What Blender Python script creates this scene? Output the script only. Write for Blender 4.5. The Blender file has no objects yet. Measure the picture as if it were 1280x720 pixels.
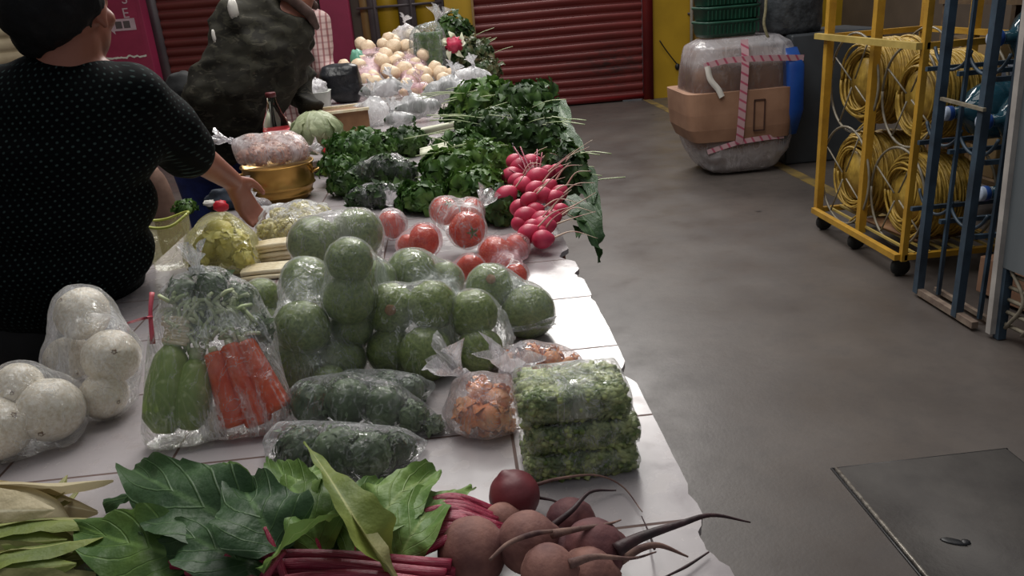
import bpy, bmesh, math, random
import numpy as np
from mathutils import Vector, Matrix, noise as mn
random.seed(7); rng = np.random.default_rng(7)
C = bpy.context.scene.collection
D = bpy.data
PI = math.pi
ZT = 0.87          # worktop height
# ------------------------------------------------------------------ camera
F_PX = 980.0
pitch, yaw, roll = math.radians(20.6), math.radians(3.2), math.radians(4.57)
CO = np.array([0, 0, 1.45])
CF = np.array([math.sin(yaw)*math.cos(pitch), math.cos(yaw)*math.cos(pitch), -math.sin(pitch)])
_R = np.array([math.cos(yaw), -math.sin(yaw), 0.0]); _U = np.cross(_R, CF)
CR = math.cos(roll)*_R - math.sin(roll)*_U
CU = math.cos(roll)*_U + math.sin(roll)*_R
cd = D.cameras.new('camera'); cam = D.objects.new('camera', cd); C.objects.link(cam)
cd.sensor_width = 36; cd.lens = F_PX/1280*36; cd.clip_start = .02
M4 = Matrix(((CR[0], CU[0], -CF[0], CO[0]), (CR[1], CU[1], -CF[1], CO[1]), (CR[2], CU[2], -CF[2], CO[2]), (0, 0, 0, 1)))
cam.matrix_world = M4
bpy.context.scene.camera = cam

def ray(x, y): return CF + CR*(x-640)/F_PX - CU*(y-360)/F_PX
def P(x, y, z=ZT):
    d = ray(x, y); return CO + d*((z-CO[2])/d[2])
def PY(x, y, Y):
    d = ray(x, y); return CO + d*(Y/d[1])
def PX(x, y, X):
    d = ray(x, y); return CO + d*(X/d[0])
def LP(x, y, Y0, k=.6, off=0.0):
    """point of the view ray on the leaning plane Y = Y0 + (z-ZT)*k, moved off metres towards us"""
    d = ray(x, y); t = (Y0 - off + (CO[2]-ZT)*k - CO[1])/(d[1] - k*d[2]); return CO + d*t
def depth(w): return float((np.array(w)-CO) @ CF)
def SPH(x, y, rp, z0=ZT):
    z = z0+.04
    for _ in range(8):
        w = P(x, y, z); r = rp*depth(w)/F_PX; z = z0+r
    return w, r
def A(*a): return np.array(a, float)

# ------------------------------------------------------------------ materials
def lin(h):
    h = h.lstrip('#'); c = [int(h[i:i+2], 16)/255 for i in (0, 2, 4)]
    return tuple((v/12.92 if v <= .04045 else ((v+.055)/1.055)**2.4) for v in c)+(1,)
class NT:
    def __init__(s, name):
        s.m = D.materials.new(name); s.m.use_nodes = True; s.t = s.m.node_tree; s.t.nodes.clear()
        s.out = s.n('ShaderNodeOutputMaterial')
    def n(s, t, **k):
        o = s.t.nodes.new(t)
        for a, v in k.items(): setattr(o, a, v)
        return o
    def l(s, a, b): s.t.links.new(a, b)
    def math(s, op, a, b=None, clamp=False):
        o = s.n('ShaderNodeMath', operation=op); o.use_clamp = clamp
        for i, v in enumerate((a, b)):
            if v is None: continue
            if isinstance(v, (int, float)): o.inputs[i].default_value = v
            else: s.l(v, o.inputs[i])
        return o.outputs[0]
    def noise(s, scale, detail=3, rough=.55, vec=None, dist=0):
        o = s.n('ShaderNodeTexNoise'); o.inputs['Scale'].default_value = scale
        o.inputs['Detail'].default_value = detail; o.inputs['Roughness'].default_value = rough; o.inputs['Distortion'].default_value = dist
        s.l(vec if vec is not None else s.obj(), o.inputs['Vector']); return o.outputs['Fac']
    def obj(s):
        if not hasattr(s, '_tc'): s._tc = s.n('ShaderNodeTexCoord')
        return s._tc.outputs['Object']
    def uv(s):
        s.obj(); return s._tc.outputs['UV']
    def map(s, vec, scale=(1, 1, 1), loc=(0, 0, 0), rot=(0, 0, 0)):
        o = s.n('ShaderNodeMapping'); o.inputs['Scale'].default_value = scale; o.inputs['Location'].default_value = loc; o.inputs['Rotation'].default_value = rot
        s.l(vec, o.inputs['Vector']); return o.outputs[0]
    def ramp(s, f, stops):
        o = s.n('ShaderNodeValToRGB'); e = o.color_ramp.elements
        while len(e) < len(stops): e.new(.5)
        for i, (p, c) in enumerate(stops):
            e[i].position = p; e[i].color = lin(c) if isinstance(c, str) else (c, c, c, 1)
        s.l(f, o.inputs[0]); return o.outputs[0]
    def mix(s, f, a, b, mode='MIX'):
        o = s.n('ShaderNodeMix', data_type='RGBA', blend_type=mode)
        for i, v in ((0, f), (6, a), (7, b)):
            if isinstance(v, (int, float)): o.inputs[i].default_value = v if i == 0 else (v, v, v, 1)
            elif isinstance(v, str): o.inputs[i].default_value = lin(v)
            else: s.l(v, o.inputs[i])
        return o.outputs[2]
    def sep(s, v):
        o = s.n('ShaderNodeSeparateXYZ'); s.l(v, o.inputs[0]); return o.outputs
    def bump(s, h, st=.4, d=.01):
        o = s.n('ShaderNodeBump'); o.inputs['Strength'].default_value = st; o.inputs['Distance'].default_value = d
        s.l(h, o.inputs['Height']); return o.outputs[0]
    def pbr(s, col, rough=.6, metal=0, nrm=None, spec=.5, trans=0, sheen=0):
        o = s.n('ShaderNodeBsdfPrincipled')
        if isinstance(col, str): o.inputs['Base Color'].default_value = lin(col)
        else: s.l(col, o.inputs['Base Color'])
        if isinstance(rough, (int, float)): o.inputs['Roughness'].default_value = rough
        else: s.l(rough, o.inputs['Roughness'])
        o.inputs['Metallic'].default_value = metal; o.inputs['Specular IOR Level'].default_value = spec
        o.inputs['Transmission Weight'].default_value = trans
        if nrm is not None: s.l(nrm, o.inputs['Normal'])
        return o.outputs[0]
    def done(s, sh): s.l(sh, s.out.inputs[0]); return s.m
def pm(name, c1, c2=None, scale=8, rough=.6, bump=.2, bscale=None, bd=.004, metal=0, spec=.5, lo=.35, hi=.65, detail=4):
    t = NT(name); n = t.noise(scale, detail)
    col = t.ramp(n, [(lo, c1), (hi, c2 or c1)])
    nr = t.bump(t.noise(bscale or scale*3, 3), bump, bd) if bump else None
    return t.done(t.pbr(col, rough, metal, nr, spec))

M = {}
# clear / milky plastic film
def film(name, tint='#f2f4f6', base=.02, streak=.5, edge=.45, gap=.35, scale=26, stretch=(1, 1, .35), thr=(.55, .72), rough=.14):
    t = NT(name)
    v = t.map(t.obj(), stretch)
    w = t.noise(scale, 4, .6, v, 1.2)
    ridge = t.math('ABSOLUTE', t.math('SUBTRACT', w, .5))
    thin = t.ramp(ridge, [(0, 1.0), (.022, 0.0)])                       # fine creases, whitened as if catching the light
    broad = t.ramp(t.noise(scale*.6, 4, .6, v, .9), [(thr[0], 0.0), (thr[1], 1.0)])
    lw = t.n('ShaderNodeLayerWeight'); lw.inputs[0].default_value = .5
    fac = t.math('POWER', lw.outputs['Facing'], 3.5)
    g_ = t.math('MULTIPLY', t.sep(t.uv())[0], gap)                      # film gathered away from what it wraps
    f = t.math('ADD', t.math('MULTIPLY', thin, streak*.45), t.math('MULTIPLY', broad, streak*.28))  # streak whitens the film in place of crinkle highlights
    f = t.math('ADD', f, t.math('MULTIPLY', fac, edge*.6))
    f = t.math('ADD', f, t.math('MULTIPLY', g_, t.math('ADD', t.math('MULTIPLY', w, 1.6), .2)))
    uy = t.sep(t.uv())[1]
    cb_ = t.n('ShaderNodeCombineXYZ'); t.l(t.math('MULTIPLY', uy, 1.0), cb_.inputs[0]); t.l(t.math('MULTIPLY', w, .05), cb_.inputs[1])
    pl = t.math('ABSOLUTE', t.math('SUBTRACT', t.noise(30, 2, .6, cb_.outputs[0]), .5))
    pl = t.math('MULTIPLY', t.ramp(pl, [(0, 1.0), (.05, 0.0)]), t.ramp(uy, [(.5, 0.0), (.55, 1.0)]))   # white highlights painted along pleats running to the tied mouth
    pl = t.math('MULTIPLY', pl, t.ramp(t.noise(scale*.3, 2), [(.40, .0), (.60, .75)]))
    f = t.math('MULTIPLY', t.math('ADD', f, pl), t.math('ADD', t.math('MULTIPLY', t.sep(t.uv())[0], .70), .48), clamp=True)
    f = t.math('ADD', f, t.math('MULTIPLY', fac, edge*.25))
    f = t.math('ADD', f, base, clamp=True)
    nr = t.bump(t.noise(scale*1.3, 4, .6, v, 1.5), 1.0, .012)
    t2 = t.n('ShaderNodeBsdfTransparent')
    p = t.pbr(tint, rough, 0, nr, .9)
    tl = t.n('ShaderNodeBsdfTranslucent'); tl.inputs[0].default_value = lin(tint)
    mp_ = t.n('ShaderNodeMixShader'); mp_.inputs[0].default_value = .35; t.l(p, mp_.inputs[1]); t.l(tl.outputs[0], mp_.inputs[2])
    g = t.n('ShaderNodeBsdfGlossy'); g.inputs['Roughness'].default_value = rough*.7; t.l(nr, g.inputs['Normal']); g.inputs['Color'].default_value = (1, 1, 1, 1)
    m1 = t.n('ShaderNodeMixShader'); t.l(f, m1.inputs[0]); t.l(t2.outputs[0], m1.inputs[1]); t.l(mp_.outputs[0], m1.inputs[2])
    fr = t.n('ShaderNodeFresnel'); fr.inputs[0].default_value = 1.4; t.l(nr, fr.inputs['Normal'])
    ff = t.math('MULTIPLY', fr.outputs[0], .6, clamp=True)
    m2 = t.n('ShaderNodeMixShader'); t.l(ff, m2.inputs[0]); t.l(m1.outputs[0], m2.inputs[1]); t.l(g.outputs[0], m2.inputs[2])
    return t.done(m2.outputs[0])
M['film'] = film('clear_plastic_film', base=.035, streak=1.1, gap=.5)
M['film_grey'] = film('hazy_plastic_film', '#e6ecea', .13, 1.0, .5, .55)
M['film_milk'] = film('milky_plastic_film', '#f2eef2', .16, .9, .5, .7)
M['film_white'] = film('white_crumpled_film', '#f6f6f8', .42, 1.1, .5, .5)
M['film_yellow'] = film('yellowish_plastic_film', '#e6e29a', .16, .5, .5, .45)
M['film_pink'] = film('pinkish_plastic_film', '#f4ccd4', .06, .5, .4, .55)
M['film_wrap'] = film('wrapping_film', '#d9d6da', .05, .5, .35, .5, scale=7)

def leafmat(name, base, dark, vein, rough=.5, vs=34, trans=.25):
    t = NT(name); s = t.sep(t.uv())
    du = t.math('ABSOLUTE', t.math('SUBTRACT', s[0], .5))
    mid = t.ramp(du, [(.012, 1.0), (.045, 0.0)])
    ph = t.math('SUBTRACT', t.math('MULTIPLY', s[1], vs), t.math('MULTIPLY', du, vs*.75))
    sd = t.ramp(t.math('SINE', ph), [(.90, 0.0), (1.0, .55)])
    n = t.noise(14, 4)
    col = t.mix(t.ramp(n, [(.35, 0.0), (.65, 1.0)]), dark, base)
    col = t.mix(sd, col, vein); col = t.mix(mid, col, vein)
    nr = t.bump(t.math('ADD', t.noise(55, 3), t.math('MULTIPLY', sd, -.8)), .5, .006)
    p = t.pbr(col, rough, 0, nr, .4)
    tr = t.n('ShaderNodeBsdfTranslucent'); t.l(col, tr.inputs[0])
    m = t.n('ShaderNodeMixShader'); m.inputs[0].default_value = trans; t.l(p, m.inputs[1]); t.l(tr.outputs[0], m.inputs[2])
    return t.done(m.outputs[0])
M['beet_leaf'] = leafmat('beet_leaf_green', '#5e7a36', '#456430', '#70904a')
M['beet_leaf_d'] = leafmat('beet_leaf_dark_green', '#43603a', '#2e4a2c', '#567448')
M['beet_leaf_l'] = leafmat('beet_leaf_light_green', '#7c9850', '#5f8240', '#8fa664')
M['husk'] = leafmat('corn_husk', '#a09c6a', '#767a48', '#bcb98a', .6, 0)
M['husk_g'] = leafmat('green_husk_blade', '#889448', '#68793a', '#a8ac6c', .55, 0)
def fol(name, a, b, c='#9fb77a'):
    t = NT(name); n = t.noise(26, 3); n2 = t.noise(7, 2)
    col = t.mix(t.ramp(n2, [(.4, 0.0), (.62, 1.0)]), t.ramp(n, [(.3, a), (.6, b)]), t.ramp(n, [(.3, b), (.75, c)]))
    p = t.pbr(col, .45, 0, None, .4)
    tr = t.n('ShaderNodeBsdfTranslucent'); t.l(col, tr.inputs[0])
    m = t.n('ShaderNodeMixShader'); m.inputs[0].default_value = .2; t.l(p, m.inputs[1]); t.l(tr.outputs[0], m.inputs[2])
    return t.done(m.outputs[0])
M['fol_parsley'] = fol('parsley_green', '#203a16', '#3c6028', '#6c8a44')
M['fol_dark'] = fol('dark_leaf_green', '#182a14', '#2f4a22', '#587636')
M['fol_mid'] = fol('leaf_green', '#26441a', '#4a6e2c', '#7a9448')
M['fol_red'] = fol('reddish_leaf_green', '#2a3a22', '#48603a', '#8c6a56')
M['fol_herb'] = fol('chopped_herb_green', '#3a4a34', '#627656', '#98a886')
M['stem_pale'] = pm('pale_green_stem', '#a9bd84', '#d0d6b0', 30, .5, .2)
M['stem_white'] = pm('white_stalk', '#cfd2b4', '#e6e4cf', 20, .45, .2)
def redstem():
    t = NT('beet_stalk'); s = t.sep(t.uv())
    st = t.noise(10, 3, .6, t.map(t.uv(), (8, 1, 1)))
    col = t.ramp(st, [(.35, '#6e1230'), (.55, '#9c2342'), (.72, '#d98a96')])
    return t.done(t.pbr(col, .35, 0, t.bump(st, .4, .003)))
M['red_stalk'] = redstem()
M['beet'] = pm('beet_skin', '#5e3a38', '#94685c', 26, .75, .45, 90, .003, lo=.32, hi=.7)
M['beet_fresh'] = pm('beet_skin_red', '#4c1c24', '#743238', 18, .5, .25, 90, .002)
M['beet_dark'] = pm('dark_beet_skin', '#4e2a30', '#7a4a48', 26, .75, .45, 90, .003, lo=.32, hi=.7)
M['beet_root'] = pm('beet_root', '#4a3030', '#86685c', 40, .8, .3)
M['beet_root_d'] = pm('dark_beet_root', '#221014', '#3e2024', 40, .6, .3)
M['onion'] = pm('white_onion_skin', '#d8ccb6', '#f6f1e6', 9, .28, .15, 30, .003)
M['onion_root'] = pm('onion_root', '#9a7448', '#c4a070', 60, .8, .5)
M['onion_cut'] = pm('onion_cut_end', '#5f4634', '#8d6f50', 60, .7, .4)
def radialmat(name, a, b, c, speck, rough=.35):
    t = NT(name); g = t.noise(9, 4); v = t.n('ShaderNodeTexVoronoi'); v.inputs['Scale'].default_value = 70; t.l(t.obj(), v.inputs['Vector'])
    sp = t.ramp(v.outputs['Distance'], [(.10, 1.0), (.28, 0.0)])
    ang = t.n('ShaderNodeTexGradient', gradient_type='RADIAL'); t.l(t.obj(), ang.inputs[0])
    rib = t.ramp(t.math('SINE', t.math('MULTIPLY', ang.outputs[1], 2*PI*10)), [(.55, 0.0), (1.0, .55)])
    col = t.mix(rib, t.ramp(g, [(.35, a), (.65, b)]), c)
    col = t.mix(t.math('MULTIPLY', sp, .55), col, speck)
    return t.done(t.pbr(col, rough, 0, t.bump(g, .15, .004)))
M['squash'] = radialmat('round_squash_skin', '#5e7236', '#8c9c56', '#8a9e5a', '#b4be88')
M['squash_stem'] = pm('squash_stem_cut', '#8f6a4a', '#b98f68', 50, .7, .3)
M['zucchini'] = radialmat('zucchini_skin', '#6f8a44', '#98ae62', '#a4b674', '#c8d4a0', .38)
M['tomato'] = pm('tomato_skin', '#c03426', '#dc5836', 9, .22, .05, 20, .002)
M['tomato_p'] = pm('ripe_tomato_skin', '#b01c2c', '#cf3a42', 9, .25, .05, 20, .002)
M['calyx'] = pm('tomato_calyx', '#3c5a24', '#5a7a34', 30, .6, .2)
M['carrot'] = pm('carrot_skin', '#dc4c22', '#ee6a34', 22, .45, .35, 60, .003)
M['radish'] = pm('radish_skin', '#b02244', '#d04060', 16, .42, .1, 40, .002)
M['radish_root'] = pm('radish_root', '#c98f8c', '#d8cbb0', 40, .6, .2)
M['cream_stick'] = pm('cream_vegetable_stick', '#dccaa0', '#f2e8cc', 30, .5, .3)
M['bean'] = pm('pale_fresh_bean', '#b8ac68', '#e0d8a0', 40, .4, .1)
M['yellow_flower'] = pm('yellow_blossom', '#cabb48', '#ece690', 24, .5, .2)
M['orange_flower'] = pm('orange_blossom', '#e0803e', '#f2bc8c', 24, .5, .2)
M['cactus'] = pm('chopped_cactus', '#627838', '#b4be80', 60, .4, .2, 90, lo=.42, hi=.58)
M['cactus_d'] = pm('chopped_cactus_dark', '#3e6428', '#678c3c', 45, .4, .2, 90)
M['potato'] = pm('cream_potato_skin', '#cfae8c', '#f0dec2', 14, .45, .2)
M['pinkbean'] = pm('pink_bean', '#c48f7c', '#e0b8a4', 40, .5, .1)
M['cabbage'] = leafmat('pale_cabbage_leaf', '#b4ba94', '#9fab84', '#c4caaa', .45, 14)
M['gold'] = pm('gold_metal', '#a8803e', '#bd9450', 6, .30, .03, 80, .001, metal=.8)
M['skin'] = pm('skin_tone', '#8a5444', '#9c6450', 7, .5, .12, 120, .001)
M['hair'] = pm('black_hair', '#040406', '#0b0b0e', 60, .7, .5, 160, .003, spec=.25)

# ------------------------------------------------------------------ mesh building
def catmull(pts, n):
    p = [np.array(q, float) for q in pts]
    if len(p) == 2: return [p[0]+(p[1]-p[0])*i/(n-1) for i in range(n)]
    p = [2*p[0]-p[1]]+p+[2*p[-1]-p[-2]]
    out = []; k = len(p)-3
    for i in range(n):
        u = i/(n-1)*k; j = min(int(u), k-1); t = u-j; a, b, c, d = p[j:j+4]
        out.append(.5*((2*b)+(-a+c)*t+(2*a-5*b+4*c-d)*t*t+(-a+3*b-3*c+d)*t**3))
    return out
def lerpl(l, n):
    return [float(np.interp(i/(n-1), np.linspace(0, 1, len(l)), l)) for i in range(n)]
def unit(v):
    l = np.linalg.norm(v); return v/l if l > 1e-9 else np.array([0, 0, 1.])
class MB:
    def __init__(s): s.v = []; s.f = []; s.u = []
    def add(s, v, f, uv=None):
        o = len(s.v); s.v += [tuple(map(float, q)) for q in v]
        s.f += [tuple(i+o for i in q) for q in f]; s.u += list(uv) if uv is not None else [(0, 0)]*len(v); return s
    def box(s, c, d, rz=0, rot=None, bev=0):
        c = np.array(c, float); h = np.array(d, float)/2
        if bev:
            vs = []
            b = min(bev, min(h)*.9)
            bm = bmesh.new(); bmesh.ops.create_cube(bm, size=1)
            for v in bm.verts: v.co = Vector((v.co.x*2*h[0], v.co.y*2*h[1], v.co.z*2*h[2]))
            bmesh.ops.bevel(bm, geom=bm.edges[:], offset=b, segments=2, affect='EDGES', profile=.7)
            vs = [np.array(v.co) for v in bm.verts]; bm.verts.index_update(); fs = [[v.index for v in f.verts] for f in bm.faces]; bm.free()
        else:
            vs = [h*np.array([x, y, z]) for x in (-1, 1) for y in (-1, 1) for z in (-1, 1)]
            fs = [(0, 1, 3, 2), (4, 6, 7, 5), (0, 4, 5, 1), (2, 3, 7, 6), (0, 2, 6, 4), (1, 5, 7, 3)]
        if rot is not None: vs = [np.array(rot @ Vector(v)) for v in vs]
        elif rz:
            cz, sz = math.cos(rz), math.sin(rz); vs = [np.array([v[0]*cz-v[1]*sz, v[0]*sz+v[1]*cz, v[2]]) for v in vs]
        return s.add([c+v for v in vs], fs)
    def bar(s, a, b, w, h=None):
        a = Vector(a); b = Vector(b); d = b-a; q = d.to_track_quat('Z', 'Y').to_matrix()
        return s.box((a+b)/2, (w, h or w, d.length), rot=q)
    def tube(s, pts, rad, seg=8, n=None, caps=True):
        n = n or max(2, len(pts)); p = catmull(pts, n); r = lerpl(rad if hasattr(rad, '__len__') else [rad, rad], n)
        vs, uv = [], []; up = np.array([0, 0, 1.])
        for i in range(n):
            t = unit(p[min(i+1, n-1)]-p[max(i-1, 0)])
            if i == 0:
                if abs(t @ up) > .95: up = np.array([1., 0, 0])
                x = unit(np.cross(up, t))
            else: x = unit(x-t*(x @ t))
            y = np.cross(t, x)
            for k in range(seg):
                a = 2*PI*k/seg; vs.append(p[i]+r[i]*(math.cos(a)*x+math.sin(a)*y)); uv.append((k/seg, i/(n-1)))
        fs = [(i*seg+k, i*seg+(k+1) % seg, (i+1)*seg+(k+1) % seg, (i+1)*seg+k) for i in range(n-1) for k in range(seg)]
        if caps:
            fs.append(tuple(range(seg))[::-1]); fs.append(tuple((n-1)*seg+k for k in range(seg)))
        return s.add(vs, fs, uv)
    def ring(s, c, R, r, axis=0, seg=32, tseg=6, a0=0, a1=2*PI, wob=0, off=0):
        pts = []; n = seg+1; ph = random.random()*6
        for i in range(n):
            a = a0+(a1-a0)*i/seg; rr = R*(1+wob*math.sin(3*a+ph)); o = off*math.sin(a+ph)
            q = [rr*math.cos(a), rr*math.sin(a)]
            pts.append(np.array(c)+(np.array([o, q[0], q[1]]) if axis == 0 else np.array([q[0], o, q[1]]) if axis == 1 else np.array([q[0], q[1], o])))
        return s.tube(pts, r, tseg, n)
    def ball(s, c, r, u=20, v=12, nz=0, nf=3, rot=None, fn=None, seed=0):
        r = np.array([r, r, r] if not hasattr(r, '__len__') else r, float); c = np.array(c, float)
        vs, uv = [], []
        for j in range(v+1):
            th = PI*j/v
            for i in range(u):
                a = 2*PI*i/u; d = np.array([math.sin(th)*math.cos(a), math.sin(th)*math.sin(a), math.cos(th)])
                k = 1.0
                if nz: k += nz*mn.noise(Vector(d*nf)+Vector((seed*7.3, seed*3.1, seed)))
                if fn: k *= fn(th, a)
                q = d*r*k
                if rot is not None: q = np.array(rot @ Vector(q))
                vs.append(c+q); uv.append((i/u, j/v))
        fs = [(j*u+i, (j+1)*u+i, (j+1)*u+(i+1) % u, j*u+(i+1) % u) for j in range(v) for i in range(u)]
        return s.add(vs, fs, uv)
    def lathe(s, prof, c, seg=28, close=False, wob=0, axis='Z'):
        c = np.array(c, float); vs = []; uv = []; n = len(prof)
        for j, (r, z) in enumerate(prof):
            for i in range(seg):
                a = 2*PI*i/seg; k = 1+wob*math.sin(5*a+z*30)
                q = np.array([r*k*math.cos(a), r*k*math.sin(a), z])
                if axis == 'X': q = np.array([q[2], q[0], q[1]])
                if axis == 'Y': q = np.array([q[0], q[2], q[1]])
                vs.append(c+q); uv.append((i/seg, j/(n-1)))
        fs = [(j*seg+i, j*seg+(i+1) % seg, (j+1)*seg+(i+1) % seg, (j+1)*seg+i) for j in range(n-1) for i in range(seg)]
        fs.append(tuple(range(seg))[::-1]); fs.append(tuple((n-1)*seg+i for i in range(seg)))
        return s.add(vs, fs, uv)
    def blade(s, pts, wid, up=(0, 0, 1), fold=.25, wave=.0, n=16, m=4, freq=6, ph=0, roll=0, crumple=0):
        p = catmull(pts, n); w = lerpl(wid, n); up = np.array(up, float); vs = []; uv = []
        for i in range(n):
            t = unit(p[min(i+1, n-1)]-p[max(i-1, 0)]); sd = unit(np.cross(t, up)); nn = np.cross(sd, t)
            if roll:
                sd, nn = sd*math.cos(roll)+nn*math.sin(roll), nn*math.cos(roll)-sd*math.sin(roll)
            for j in range(-m, m+1):
                q = j/m; e = abs(q)
                z = fold*w[i]*(e**1.3)+wave*(e**1.5)*math.sin(freq*i/(n-1)*6+ph+(2.1 if j > 0 else 0))+wave*.5*math.sin(9*i/(n-1)+3*q+ph)
                k = 1+.045*e*math.sin(freq*1.3*i/(n-1)*3+ph*2)
                if crumple:
                    qq = p[i]+sd*w[i]*q; z += crumple*(mn.noise(Vector(qq)*38)*1.0+.6*(1-2*abs(mn.noise(Vector(qq)*70+Vector((3, 1, 2)))))-.3)*(.25+.75*e)
                vs.append(p[i]+sd*w[i]*q*k+nn*z); uv.append((.5+q*.5, i/(n-1)))
        W = 2*m+1
        fs = [(i*W+j, i*W+j+1, (i+1)*W+j+1, (i+1)*W+j) for i in range(n-1) for j in range(W-1)]
        return s.add(vs, fs, uv)
    def chip(s, c, d, nrm, L, W):
        """one small folded leaflet"""
        d = unit(d); sd = unit(np.cross(d, nrm)); nn = np.cross(sd, d)
        vs = [c, c+d*L*.45+sd*W*.5+nn*W*.12, c+d*L+nn*W*-.15, c+d*L*.45-sd*W*.5+nn*W*.12, c+d*L*.5-nn*W*.08]
        return s.add(vs, [(0, 1, 4), (1, 2, 4), (2, 3, 4), (3, 0, 4)], [(.5, 0), (1, .45), (.5, 1), (0, .45), (.5, .5)])
    def mesh(s, name, off=(0, 0, 0)):
        me = D.meshes.new(name); o = np.array(off, float)
        me.from_pydata([tuple(np.array(q)-o) for q in s.v], [], s.f); 
        if any(q != (0, 0) for q in s.u[:50]):
            ul = me.uv_layers.new(name='UVMap'); ix = np.empty(len(me.loops), 'i'); me.loops.foreach_get('vertex_index', ix)
            ul.data.foreach_set('uv', np.array(s.u, 'f')[ix].ravel())
        me.update(); return me
    def build(s, name, mat, parent=None, smooth=True, off=None):
        if off is None: off = np.array(parent.matrix_basis.translation) if parent is not None and parent.parent is None else (np.array(parent['_w']) if parent is not None else (0, 0, 0))
        me = s.mesh(name, off); me.materials.append(M[mat] if isinstance(mat, str) else mat)
        if smooth: me.polygons.foreach_set('use_smooth', [True]*len(me.polygons))
        o = D.objects.new(name, me); C.objects.link(o)
        if parent is not None:
            o.parent = parent
        return finish(o)
def finish(o):
    bm = bmesh.new(); bm.from_mesh(o.data); bmesh.ops.remove_doubles(bm, verts=bm.verts, dist=1e-6); bmesh.ops.recalc_face_normals(bm, faces=bm.faces); bm.to_mesh(o.data); bm.free(); return o
def wloc(o):
    p = np.zeros(3)
    while o is not None: p = p+np.array(o.matrix_basis.translation); o = o.parent
    return p
def sub(mb, name, mat, parent, smooth=True):     # part or sub-part; the whole chain is unrotated while building
    return mb.build(name, mat, parent, smooth, off=wloc(parent))
def tag(o, label=None, cat=None, group=None, kind=None):
    if label: o['label'] = label
    if cat: o['category'] = cat
    if group: o['group'] = group
    if kind: o['kind'] = kind
    return o
def thing(name, label, cat, loc=(0, 0, 0), group=None):
    o = D.objects.new(name, None); C.objects.link(o); o.location = tuple(loc); o.empty_display_size = .05
    return tag(o, label, cat, group)
def solo(mb, name, mat, label, cat, group=None, kind=None, smooth=True):
    a = np.array(mb.v); lo, hi = a.min(0), a.max(0); base = ((lo[0]+hi[0])/2, (lo[1]+hi[1])/2, lo[2])
    o = mb.build(name, mat, None, smooth, off=base); o.location = base
    return tag(o, label, cat, group, kind)
def struct(mb, name, mat, smooth=False):
    o = mb.build(name, mat, None, smooth); o['kind'] = 'structure'; return o
def dup(root, loc, rot=None, scale=1, label=None, group=None):
    r = root.copy(); C.objects.link(r); r.location = tuple(loc); r.scale = (scale,)*3
    if rot is not None: r.rotation_euler = rot
    if label: r['label'] = label
    if group: r['group'] = group
    for ch in list(root.children):
        c = ch.copy(); C.objects.link(c); c.parent = r
        for g in ch.children:
            d = g.copy(); C.objects.link(d); d.parent = c
    return r
def remesh(mb, voxel, smooth=3, name='blob', adapt=False):
    """union of overlapping closed shapes -> one continuous skin; returns vertex array and faces"""
    me = mb.mesh(name) if isinstance(mb, MB) else mb
    bm = bmesh.new(); bm.from_mesh(me); bmesh.ops.remove_doubles(bm, verts=bm.verts, dist=1e-6); bmesh.ops.recalc_face_normals(bm, faces=bm.faces); bm.to_mesh(me); bm.free()
    o = D.objects.new(name, me); C.objects.link(o)
    r = o.modifiers.new('r', 'REMESH'); r.mode = 'VOXEL'; r.voxel_size = voxel
    if smooth:
        q = o.modifiers.new('s', 'SMOOTH'); q.iterations = smooth; q.factor = .5
    dg = bpy.context.evaluated_depsgraph_get(); dg.update()
    ev = o.evaluated_get(dg); m2 = D.meshes.new_from_object(ev)
    v = np.empty(len(m2.vertices)*3); m2.vertices.foreach_get('co', v); v = v.reshape(-1, 3)
    nn = np.empty(len(m2.vertices)*3); m2.vertices.foreach_get('normal', nn); nn = nn.reshape(-1, 3)
    f = [tuple(p.vertices) for p in m2.polygons]
    D.objects.remove(o); D.meshes.remove(m2)
    return v, nn, f
def fib(n):
    i = np.arange(n)+.5; ph = np.arccos(1-2*i/n); th = PI*(1+5**.5)*i
    return np.stack([np.cos(th)*np.sin(ph), np.sin(th)*np.sin(ph), np.cos(ph)], 1)
def vnoise(p, f, seed=0, st=(1, 1, 1)):
    s = Vector((seed*5.17, seed*2.3, seed*9.1))
    return np.array([mn.noise(Vector((q[0]*f*st[0], q[1]*f*st[1], q[2]*f*st[2]))+s) for q in p])

def knot(parent, p, d, L=.05, R=.035, mat='film', name='bag_knot', seed=1):
    """gathered ruffled mouth of a tied bag"""
    d = unit(np.array(d, float)); x = unit(np.cross(d, [.31, .2, .93])); y = np.cross(d, x); p = np.array(p, float)
    seg, n = 44, 9; vs = []
    for j in range(n):
        t = j/(n-1); r = .007+(R-.007)*t**1.2
        for i in range(seg):
            a = 2*PI*i/seg
            k = 1+(.55*t)*math.sin(5*a+seed+2*t)+.3*t*math.sin(11*a+seed*2-3*t)
            h = L*t*(1+.25*math.sin(3*a+seed)*t)
            vs.append(p+d*h+(x*math.cos(a)+y*math.sin(a)*.6)*r*k)
    fs = [(j*seg+i, j*seg+(i+1) % seg, (j+1)*seg+(i+1) % seg, (j+1)*seg+i) for j in range(n-1) for i in range(seg)]
    m = MB().add(vs, fs, [(.55, .5)]*len(vs))
    m.tube([p-d*.006, p+d*.006], [.011, .011], 10)
    return sub(m, name, mat, parent)
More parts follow.
